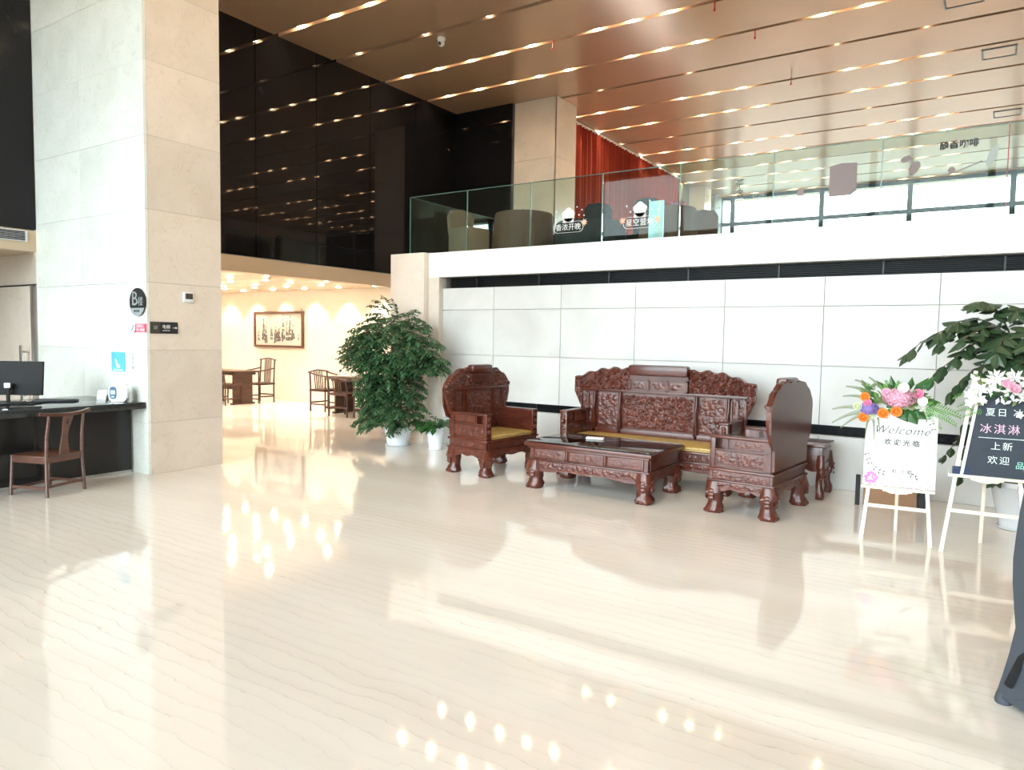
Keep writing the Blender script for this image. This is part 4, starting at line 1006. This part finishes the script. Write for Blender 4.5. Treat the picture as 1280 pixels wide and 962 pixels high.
def lily():
    r = empty('small_potted_plant', (-6.14,7.48,0), 0, 'small broad leaved plant in a plain white pot beside the left armchair', 'plant')
    pot(r, .085, .12, .30, False)
    rng = random.Random(8)
    for i in range(70):
        a = rng.uniform(0,2*PI); e = rng.uniform(.15,1.3); L = rng.uniform(.13,.2)
        m = MB(); p = Vector((.03*math.cos(a),.03*math.sin(a),.28)); d = Vector((math.cos(a),math.sin(a),e)).normalized()
        q = p+d*rng.uniform(.08,.22); m.tube([p,q],.003,4,False); leafmesh(m, q, d+Vector((0,0,-.75)), (math.cos(a)*-.3,math.sin(a)*-.3,1), L, L*.42)
        m.build('leaf', MT['leafB'], r)
lily()
def bigplant():
    r = empty('large_broad_leaf_tree', (.27,7.22,0), 0, 'large spreading tree with broad dark leaves in a pale blue pot behind the chalkboard', 'plant')
    pot(r, .12, .195, .40, False)
    rng = random.Random(12)
    base = MB().tube([(0,0,.35),(.02,0,.9),(0,-.03,1.35)],[.025,.02,.014],8).tube([(0.02,0,.8),(-.08,-.05,1.2),(-.15,-.05,1.6)],[.014,.011,.007],6).tube([(.02,0,.7),(.1,-.05,1.1),(.2,-.1,1.5)],[.014,.011,.007],6)
    base.build('trunk', MT['bark'], r)
    lv = MB(); leafmesh(lv, (0,0,0), (1,0,0), (0,0,1), 1, .62)
    # finer leaf: pointed oval with midrib
    pts = [(0,0),(.12,.16),(.35,.29),(.6,.26),(.82,.13),(1,0)]
    vs = [(x,y,-.25*y-.12*x*x) for x,y in pts]+[(x,-y,-.25*y-.12*x*x) for x,y in pts[1:-1]]+[(x,0,.03-.12*x*x) for x in (.12,.35,.6,.82)]
    fs = [(0,10,1),(10,11,2,1),(11,12,3,2),(12,13,4,3),(13,5,4),(0,6,10),(6,7,11,10),(7,8,12,11),(8,9,13,12),(9,5,13)]
    lm = MB().add(vs, fs).mesh('leaf', MT['leafC'])
    tw = MB(); count = [0]
    def put(p, d, up, L):
        d = Vector(d).normalized(); y = Vector(up).cross(d); y = y.normalized() if y.length>.01 else Vector((0,1,0)); z = d.cross(y)
        if p.y+7.22+d.y*L > 8.0: return
        o = bpy.data.objects.new('leaf', lm); COL.objects.link(o); o.parent = r; count[0] += 1
        o.matrix_local = Matrix.Translation(p) @ Matrix((( d.x,y.x,z.x,0),(d.y,y.y,z.y,0),(d.z,y.z,z.z,0),(0,0,0,1))) @ Matrix.Diagonal((L,L,L,1))
    def frond(a, b, sag, n_, L=.13, w=1.):
        n_ += 2
        a = Vector(a); b = Vector(b); P = []
        for i in range(9):
            t = i/8; p = a.lerp(b,t); p.z += sag*4*t*(1-t); P.append(p)
        tw.tube(P, [.007-.0005*i for i in range(9)], 5, False)
        for i in range(n_):
            t = .2+.8*i/(n_-1); k0 = min(7,int(t*8)); q = P[k0].lerp(P[k0+1], t*8-k0); d = (P[k0+1]-P[k0]).normalized()
            s_ = d.cross(Vector((0,0,1))).normalized()
            for sg_ in (-1,1):
                put(q+Vector((rng.uniform(-.015,.015),)*3), d*rng.uniform(.2,.8)+s_*sg_*rng.uniform(.6,1.1)+Vector((0,0,rng.uniform(-.9,.25))), (rng.uniform(-.3,.3),-.6+rng.uniform(-.4,.3),1), L*1.15*rng.uniform(.75,1.2))
        put(P[-1], (P[-1]-P[-2]).normalized()+Vector((0,0,-.4)), (0,-.3,1), L)
    # local coordinates, tip positions follow the silhouette
    frond((-.10,-.05,1.5),(-.84,-.25,1.42),.20,9,.12); frond((-.10,-.05,1.55),(-.62,-.3,1.58),.16,8,.12)
    frond((-.12,-.05,1.6),(-.36,-.3,1.84),.10,7,.12); frond((-.05,-.05,1.45),(-.66,-.2,1.22),.14,9,.11)
    frond((-.05,-.05,1.35),(-.50,-.2,1.12),.12,8,.12); frond((-.10,-.1,1.5),(-.20,-.45,1.45),.12,8,.14); frond((-.0,-.1,1.5),(-.3,-.42,1.30),.12,8,.14)
    frond((0,-.05,1.45),(-.05,-.42,1.35),.12,8,.14); frond((.05,-.05,1.5),(.16,-.35,1.6),.12,8,.14); frond((.1,-.05,1.5),(.35,-.25,1.55),.14,8,.13)
    frond((.0,-.05,1.6),(-.1,-.25,1.78),.1,7,.12); frond((.1,-.08,1.55),(.12,-.2,1.86),.1,7,.12); frond((.05,0,1.3),(.3,-.3,1.2),.1,8,.14); frond((.15,-.1,1.5),(.5,-.2,1.75),.1,8,.13)
    frond((0,-.05,1.2),(-.38,-.15,.86),.10,8,.10); frond((0,-.03,1.0),(-.52,-.12,.58),.12,9,.095); frond((0,-.03,.95),(-.40,-.15,.62),.10,8,.095)
    frond((0,-.03,.9),(-.40,-.10,.42),.12,8,.09); frond((0,-.03,.8),(-.17,-.22,.44),.1,7,.09); frond((0,-.03,.8),(.05,-.25,.46),.1,6,.09); frond((0,0,1.2),(-.15,-.2,.95),.1,7,.11); frond((.05,-.05,1.2),(.2,-.25,.9),.1,7,.12)
    frond((0,-.08,1.5),(-.48,-.4,1.40),.16,8,.12); frond((.02,-.1,1.4),(-.22,-.48,1.22),.14,8,.13); frond((.02,-.1,1.55),(.0,-.5,1.52),.12,7,.13); frond((.05,-.1,1.45),(.22,-.45,1.36),.12,7,.13)
    frond((-.05,-.05,1.5),(-.60,-.30,1.52),.18,8,.12); frond((-.05,-.1,1.5),(-.42,-.45,1.56),.12,7,.12); frond((0,-.1,1.45),(-.1,-.5,1.22),.10,7,.13)
    tw.build('twigs', MT['bark'], r)
bigplant()
# ---------------------------------------------------------------- easels, boards, flowers
def easel(label, loc, rz, hw_bot, hw_top, H, lean, back, zled, zbar):
    """two front legs that converge upward, ledge, cross bar and one rear leg"""
    r = empty('wooden_easel', loc, rz, label, 'easel')
    yt = lean
    for sx in (-1,1): MB().bar((sx*hw_bot,0,0),(sx*hw_top,yt,H),.026,.018,(0,1,0)).build('front_leg', MT['easel'], r)
    def at(z): t = z/H; return hw_bot+(hw_top-hw_bot)*t, yt*t
    w,y = at(zbar); MB().bar((-w,y,zbar),(w,y,zbar),.012,.026).build('cross_bar', MT['easel'], r)
    w,y = at(zled); MB().box(-w-.05,w+.05,y-.055,y+.0,zled-.022,zled,.003).build('ledge', MT['easel'], r)
    pts = [(-.10,zled-.02)]+[(-.10+.2*i/10, zled-.035-.018*math.sin(PI*i/10)-.004*math.cos(i*2.4)) for i in range(11)]+[(.10,zled-.02)]
    MB().prism(pts, y-.03, y-.016).build('scalloped_trim', MT['easel'], r)
    MB().bar((0,back,0),(0,yt*.95,H*.93),.024,.018,(0,1,0)).build('rear_leg', MT['easel'], r)
    w,y = at(H*.95); MB().bar((-w-.01,y,H*.95),(w+.01,y,H*.95),.014,.03).build('top_bar', MT['easel'], r)
    return r, at
e1, at1 = easel('pale wooden easel holding the welcome board', (-.515,6.11,0), math.radians(5), .232, .135, 1.16, .21, .42, .418, .262)
rzE = math.radians(5); tilt = math.atan2(.21,1.16)
def board(name, label, cat, base, rz, tilt, hw, h, m_, th=.012):
    o = MB().box(-hw,hw,-th,0,0,h,.002).build(name, m_, None, label, cat)
    o.matrix_world = Matrix.Translation(base) @ Matrix.Rotation(rz,4,'Z') @ Matrix.Rotation(-tilt,4,'X'); return o
wb = board('welcome_board', 'white printed board reading Welcome with Chinese greeting standing on an easel', 'sign', (-.515+.0,6.11+.055,.42), rzE, tilt, .243, .60, MT['board'], .014)
text('Welcome', .088, MT['ink'], wb, (.0,-.0148,.43), shear=.4, spacing=1.12, ext=.0006, off=-.0004)
text('欢 迎 光 临', .05, MT['ink'], wb, (.01,-.0148,.335), ext=.0006, off=.0012)
text('杜  小 姐', .036, MT['inkgrey'], wb, (.02,-.0148,.115), ext=.0006, off=.0006)
m = MB()
rng = random.Random(2)
for i in range(22): a = i*2.4; rr = .045*math.sqrt(i/22); leafmesh(m, (-.19+rr*math.cos(a)*.7,-.0150,.055+rr*math.sin(a)*.7), (math.cos(a),0,math.sin(a)), (0,1,0), .028, .02)
m.build('printed_flower', MT['magenta'], wb)
def printed_sprig(pts, parent):
    m = MB()
    for i in range(len(pts)-1):
        a = Vector((pts[i][0],-.0148,pts[i][1])); b = Vector((pts[i+1][0],-.0148,pts[i+1][1])); m.bar(a,b,.0025,.001)
        d = (b-a).normalized(); n_ = Vector((-d.z,0,d.x))
        for sg_ in (-1,1): leafmesh(m, a, d*.6+n_*sg_, (0,1,0), .028, .011)
    m.build('printed_sprig', MT['inkgrey'], parent)
printed_sprig([(-.225,.24),(-.215,.20),(-.20,.17),(-.20,.14)], wb); printed_sprig([(-.17,.13),(-.14,.11),(-.11,.10),(-.08,.095)], wb); printed_sprig([(.17,.53),(.20,.50),(.215,.46),(.222,.42)], wb); printed_sprig([(.08,.10),(.11,.08),(.14,.09)], wb)
m = MB()
for i in range(60):
    x = rng.uniform(-.2,.23); z = abs(rng.gauss(0,.03))+.006 if i<40 else .59-abs(rng.gauss(0,.03)); leafmesh(m, (x,-.0149,z), (rng.uniform(-1,1),0,rng.uniform(-1,1)), (0,1,0), .018,.012)
m.build('printed_petals', MT['pet2'], wb)
# flower builders
def rose(p, r_, m_, parent, seed=0):
    m = MB(); rg_ = random.Random(seed)
    m.ball((0,0,0), r_*.45, (1,1,1), 8, 5)
    for L_ in range(3):
        n_ = 4+L_; 
        for k_ in range(n_):
            a = 2*PI*k_/n_+L_*.7+rg_.uniform(-.1,.1); R0 = r_*(.3+.28*L_); hgt = r_*(.95-.25*L_); aw = PI/n_*1.25
            q = [(R0*.5*math.cos(a+t*aw), R0*.5*math.sin(a+t*aw), -r_*.3) for t in (-.7,0,.7)]+[(R0*1.15*math.cos(a+t*aw), R0*1.15*math.sin(a+t*aw), hgt*.45) for t in (-1,0,1)]+[(R0*1.32*math.cos(a+t*aw), R0*1.32*math.sin(a+t*aw), hgt*.62-abs(t)*r_*.1) for t in (-.8,0,.8)]
            m.add(q, [(0,1,4,3),(1,2,5,4),(3,4,7,6),(4,5,8,7)], True)
    d = Vector((rg_.uniform(-.3,.3),-1,rg_.uniform(.0,.6))).normalized()
    m.xf(Matrix.Translation(p) @ d.to_track_quat('Z','Y').to_matrix().to_4x4()); return m.build('rose', m_, parent)
def hydrangea(p, r_, m_, parent, seed=0, sq=(1.2,.8,.85)):
    m = MB(); rg_ = random.Random(seed)
    m.ball(p, r_*.72, sq, 10, 6)
    for i in range(170):
        z = 1-2*(i+.5)/170; a = i*2.39996; s_ = math.sqrt(1-z*z); n_ = Vector((s_*math.cos(a)*sq[0], s_*math.sin(a)*sq[1], z*sq[2])); c = Vector(p)+n_*r_*rg_.uniform(.85,1.02); d = n_.normalized()
        t1 = d.orthogonal().normalized(); t2 = d.cross(t1)
        for k_ in range(4): aa = k_*PI/2+rg_.random(); leafmesh(m, c, (t1*math.cos(aa)+t2*math.sin(aa))+d*rg_.uniform(.1,.8), d, r_*.24, r_*.2)
    return m.build('hydrangea', m_, parent)
def frondleaf(p, d, L, parent, m_='fern', n_=14, w=.3, name='fern_frond'):
    m = MB(); d = Vector(d).normalized(); s_ = d.cross(Vector((0,-1,.3))).normalized(); p = Vector(p)
    for i in range(n_):
        t = i/n_; q = p+d*L*t+Vector((0,0,-.25*L*t*t))
        for sg_ in (-1,1): leafmesh(m, q, d*.7+s_*sg_, (0,-1,0), L*w*(1-t*.7), L*.045)
    m.tube([p, p+d*L*.5+Vector((0,0,-.06*L)), p+d*L+Vector((0,0,-.25*L))], .002, 4, False)
    return m.build(name, MT[m_], parent)
def lily_flower(p, d, r_, parent, m_='pet4'):
    m = MB(); d = Vector(d).normalized(); t1 = d.orthogonal().normalized(); t2 = d.cross(t1)
    for k_ in range(6):
        a = k_*PI/3; o_ = t1*math.cos(a)+t2*math.sin(a); leafmesh(m, p, o_+d*.45, d, r_, r_*.38)
    return m.build('lily', MT[m_], parent)
def bigleaf(p, d, L, w, parent, m_='leafB', name='leaf'):
    m = MB(); leafmesh(m, p, d, (0,-1,.3), L, w); return m.build(name, MT[m_], parent)
f1 = empty('flower_arrangement', (-.565,6.25,1.02), rzE, 'colourful bunch of orange violet and pink flowers on top of the welcome board', 'flowers')
for (x,z,mk,r_) in ((-.215,.075,'pet1',.032),(-.085,-.045,'pet1',.036),(.005,-.025,'pet1',.036),(-.22,-.085,'pet1',.034),(-.195,.03,'pet5',.028),(-.175,-.065,'pet6',.03),(-.265,.0,'pet6',.03),(-.07,.115,'pet2',.032),(.045,.155,'pet4',.036),(.145,.115,'pet5',.034),(.175,.06,'pet4',.032),(-.185,-.02,'pet6',.02)):
    rose((x,-.05+random.uniform(-.02,.02),z), r_, MT[mk], f1, int(x*1000))
hydrangea((.02,-.04,.075), .085, MT['pet2'], f1, 1, (1.35,.75,.85)); hydrangea((-.185,-.04,-.015), .058, MT['pet3'], f1, 2)
for (p,d,L) in (((.2,-.0,.02),(1,-.1,-.05),.26),((.2,0,.0),(1,-.1,-.3),.24),((.18,0,-.01),(.8,-.1,-.6),.18),((.0,0,.14),(.1,0,1),.10),((-.05,0,.13),(-.3,0,1),.12),((.0,0,.0),(-.8,-.1,.5),.15)):
    frondleaf(p,d,L*.9,f1)
for (p,d,L) in (((-.18,0,.1),(-1,0,.55),.24),((-.15,0,.13),(-1,0,.8),.22),((-.2,0,.06),(-1,0,.3),.22),((-.25,0,-.02),(-1,0,.15),.24),((-.25,0,-.05),(-1,0,-.25),.24),((-.22,0,-.06),(-1,0,-.5),.22),((-.12,0,.15),(-.7,0,1),.16),((-.19,-.04,-.1),(-.1,-.1,-1),.14),((-.15,-.04,-.1),(.1,-.1,-1),.15),((-.12,-.04,-.08),(.2,-.1,-1),.12),((-.09,-.02,.07),(-.3,-.3,.6),.12),((-.06,-.03,.03),(-.5,-.3,.2),.1)):
    frondleaf(p,d,L*.85,f1,'grass',16,.13,'grass_plume')
for (p,d,L,w) in (((.1,0,.1),(.6,-.1,.8),.18,.06),((.12,0,.13),(1,-.1,.9),.19,.06),((.03,-.02,.0),(.5,-.3,-.9),.12,.11),((.08,-.02,-.01),(.6,-.3,-.9),.13,.12),((.06,-.02,.02),(.1,-.3,-1),.12,.1),((.15,0,.05),(1,0,.3),.11,.06),((.17,0,.05),(1,0,.05),.13,.07),((-.02,0,.12),(-.2,0,1),.13,.05),((.09,0,.14),(.1,0,1),.1,.05),((-.06,0,.12),(-.8,0,.8),.12,.05),((-.13,0,.06),(-.8,0,.8),.1,.05),((.13,-.02,-.02),(.9,-.2,-.6),.1,.07)):
    bigleaf(p,d,L,w,f1)
for i in range(60): bigleaf((rng.uniform(-.22,.2),-.0+rng.uniform(-.02,.02),rng.uniform(-.07,.15)),(rng.uniform(-1,1),-.3,rng.uniform(.1,1)),.075,.036,f1,['fern','leafB','grass'][i%3])
for i in range(5): bigleaf((.07+rng.uniform(-.03,.03),-.05,rng.uniform(-.04,.01)),(rng.uniform(-1,1),-.3,rng.uniform(-1,1)),.05,.03,f1,'grass','eucalyptus_leaf')
# chalkboard
rz2 = math.radians(3)
e2, at2 = easel('pale wooden easel holding the chalkboard at the right edge', (.05,6.075,0), rz2, .262, .10, 1.32, .20, .45, .575, .305)
t2 = math.atan2(.20,1.32)
cb = MB().prism([(-.17,0),(.40,0),(.40,.60),(-.17+.085,.60)], -.014, 0).build('chalkboard', MT['chalk'], None, 'dark chalkboard with pink and white handwriting on the right easel', 'chalkboard')
cb.matrix_world = Matrix.Translation((.06,6.075+.045,.577)) @ Matrix.Rotation(rz2,4,'Z') @ Matrix.Rotation(-t2,4,'X')
def chalk(t, x, z, sz, mk): text(t, sz, MT[mk], cb, (x,-.0145,z), ext=.0004, align='LEFT', spacing=1.25)
chalk('夏日 冰爽', -.045, .455, .062, 'chalkw'); chalk('冰淇淋', -.075, .335, .074, 'chalkp'); chalk('上新', -.005, .215, .062, 'chalkw'); chalk('欢迎', -.02, .115, .062, 'chalkw'); chalk('品', .145, .09, .055, 'chalkc')
MB().box(-.08,.30,-.0155,-.0135,.272,.276).build('chalk_line', MT['chalkw'], cb)
MB().bar((-.172,-.012,-.004),(-.087,-.012,.606),.020,.022,(0,1,0)).build('side_rail', MT['easel'], cb)
er = empty('board_eraser', (-.115,6.118,.577), rz2, 'navy felt eraser resting on the left end of the chalkboard ledge', 'eraser')
MB().box(-.055,.055,-.02,.02,0,.02,.004).build('felt', MT['eraser'], er); MB().box(-.055,.055,-.018,.018,.02,.052,.006).build('grip', MT['eraser'], er)
f2 = empty('white_flower_arrangement', (.11,6.2,1.215), rz2, 'white lilies and pink roses on top of the chalkboard', 'flowers')
rng = random.Random(4)
for (x,z,d) in ((-.04,.06,(-.3,-1,.6)),(.06,.07,(.3,-1,.8)),(.14,.05,(.4,-1,.4)),(-.08,.0,(-.5,-1,-.1)),(.04,-.03,(.1,-1,-.4)),(-.14,-.02,(-.6,-1,0)),(.13,-.05,(.4,-1,-.5))): lily_flower((x,-.06,z), d, .075, f2)
rose((.02,-.09,.03), .032, MT['pet2'], f2, 1); rose((.06,-.10,-.005), .034, MT['pet2'], f2, 2); rose((.17,-.09,-.04), .03, MT['pet2'], f2, 3)
for i in range(90): 
    a = rng.uniform(0,2*PI); x = rng.uniform(-.2,.26); z = rng.gauss(0,.045)-.02; bigleaf((x,-.045+rng.uniform(-.03,.02),z),(rng.uniform(-1,1),-.5,rng.uniform(-1,1)),.055,.026,f2,['pet4','pet4','grass','pet4'][i%4],'petal' if i%4!=2 else 'leaf')
for (x,z,r_) in ((-.21,-.06,.028),(-.17,-.09,.03),(-.2,-.12,.03),(-.13,-.1,.03),(.20,-.09,.03),(.17,-.13,.028),(.20,-.16,.026),(.10,-.19,.022)):
    m = MB()
    for k_ in range(5): a = k_*2*PI/5; leafmesh(m, (x,-.07,z), (math.cos(a),-.35,math.sin(a)), (0,-1,0), r_*1.3, r_)
    m.build('orchid', MT['pet4'], f2)
for i in range(16): bigleaf((rng.uniform(-.15,.1),-.05,rng.uniform(-.06,.02)),(rng.uniform(-1,1),-.4,rng.uniform(-1,.6)),.07,.03,f2,'leafB')
for (x,z) in ((-.24,-.10),(-.27,-.05),(-.25,-.16),(-.2,-.18)): frondleaf((x+.08,-.03,z),(-1,-.1,rng.uniform(-.4,.4)),.12,f2,'fern',9,.3)
# carton and black case behind the welcome easel
cx_ = empty('cardboard_carton', (-.68,7.5,0), math.radians(7), 'brown cardboard carton on the floor behind the welcome easel', 'carton')
MB().box(-.235,.20,-.07,.08,0,.33,.003).build('body', MT['card'], cx_); MB().box(-.235,.20,-.074,-.07,.32,.335).build('flap', MT['card'], cx_)
MB().box(-.03,.03,-.06,.08,0,.30,.004).build('black_case', MT['darkcloth'], None, 'narrow black case standing at the right end of the brown carton', 'case', loc=(-.435,7.53,0), rz=.12)
MB().box(-.02,.02,-.06,.06,0,.27,.004).build('black_case', MT['darkcloth'], None, 'narrow dark case standing at the left end of the brown carton', 'case', loc=(-.955,7.42,0), rz=.12)
# stretch covered table at the right edge
sc_ = empty('covered_bar_table', (.585,3.62,0), PI/4, 'high table under charcoal stretch cover cut off by the right edge', 'table')
def cover():
    N = 48; lev = [(0.0,1.0,0),(.03,1.0,0),(.12,.97,0),(.22,.94,0),(.33,.915,0),(.42,.94,0),(.52,.965,0),(.62,.975,0),(.72,.965,0),(.82,.95,0),(.90,.93,0),(.965,.90,0)]
    vs = []
    for (z,k_,_) in lev:
        for i in range(N):
            a = 2*PI*i/N+PI/4; c,s_ = math.cos(a),math.sin(a); t = 1-z/1.0
            sq = 1/max(abs(c),abs(s_))
            rr = (.35*sq*.75 + .35*.36)*k_*.93 if True else 0
            foot = math.cos(4*(a-PI/4)) ; foot = max(0,foot)
            rr *= 1+.05*(t**3)*foot
            vs.append((rr*c, rr*s_, max(z, .03+.085*(1-abs(foot)) if z < .03 else z)))
    m = len(lev); vs.append((0,0,.97))
    fs = [(i*N+k_,i*N+(k_+1)%N,(i+1)*N+(k_+1)%N,(i+1)*N+k_) for i in range(m-1) for k_ in range(N)]+[((m-1)*N+k_,(m-1)*N+(k_+1)%N,m*N) for k_ in range(N)]
    return MB().add(vs, fs, True)
cover().build('stretch_cover', MT['slate'], sc_)
for k_ in range(4):
    a = k_*PI/2+PI/4; x, y = .455*math.cos(a), .455*math.sin(a)
    MB().lathe([(.03,0),(.034,.012),(.028,.04),(.015,.055)], n=12).build('foot', MT['slate'], sc_, loc=(x,y,0))
MB().bar((-.36,.27,.10),(-.27,.23,.36),.03,.02).build('inner_strut', MT['darkmetal'], sc_)
MB().bar((.16,3.66,.985),(.36,3.98,1.14),.018,.014).build('wooden_stick', MT['stick'], None, 'pale wooden stick lying on the covered table and pointing at the chalkboard', 'stick')
MB().tube([(.37,3.95,.97),(.35,3.96,1.13)],.02,8).build('bottle', MT['slate'], None, 'dark bottle propping up the pale stick on the covered table', 'bottle')
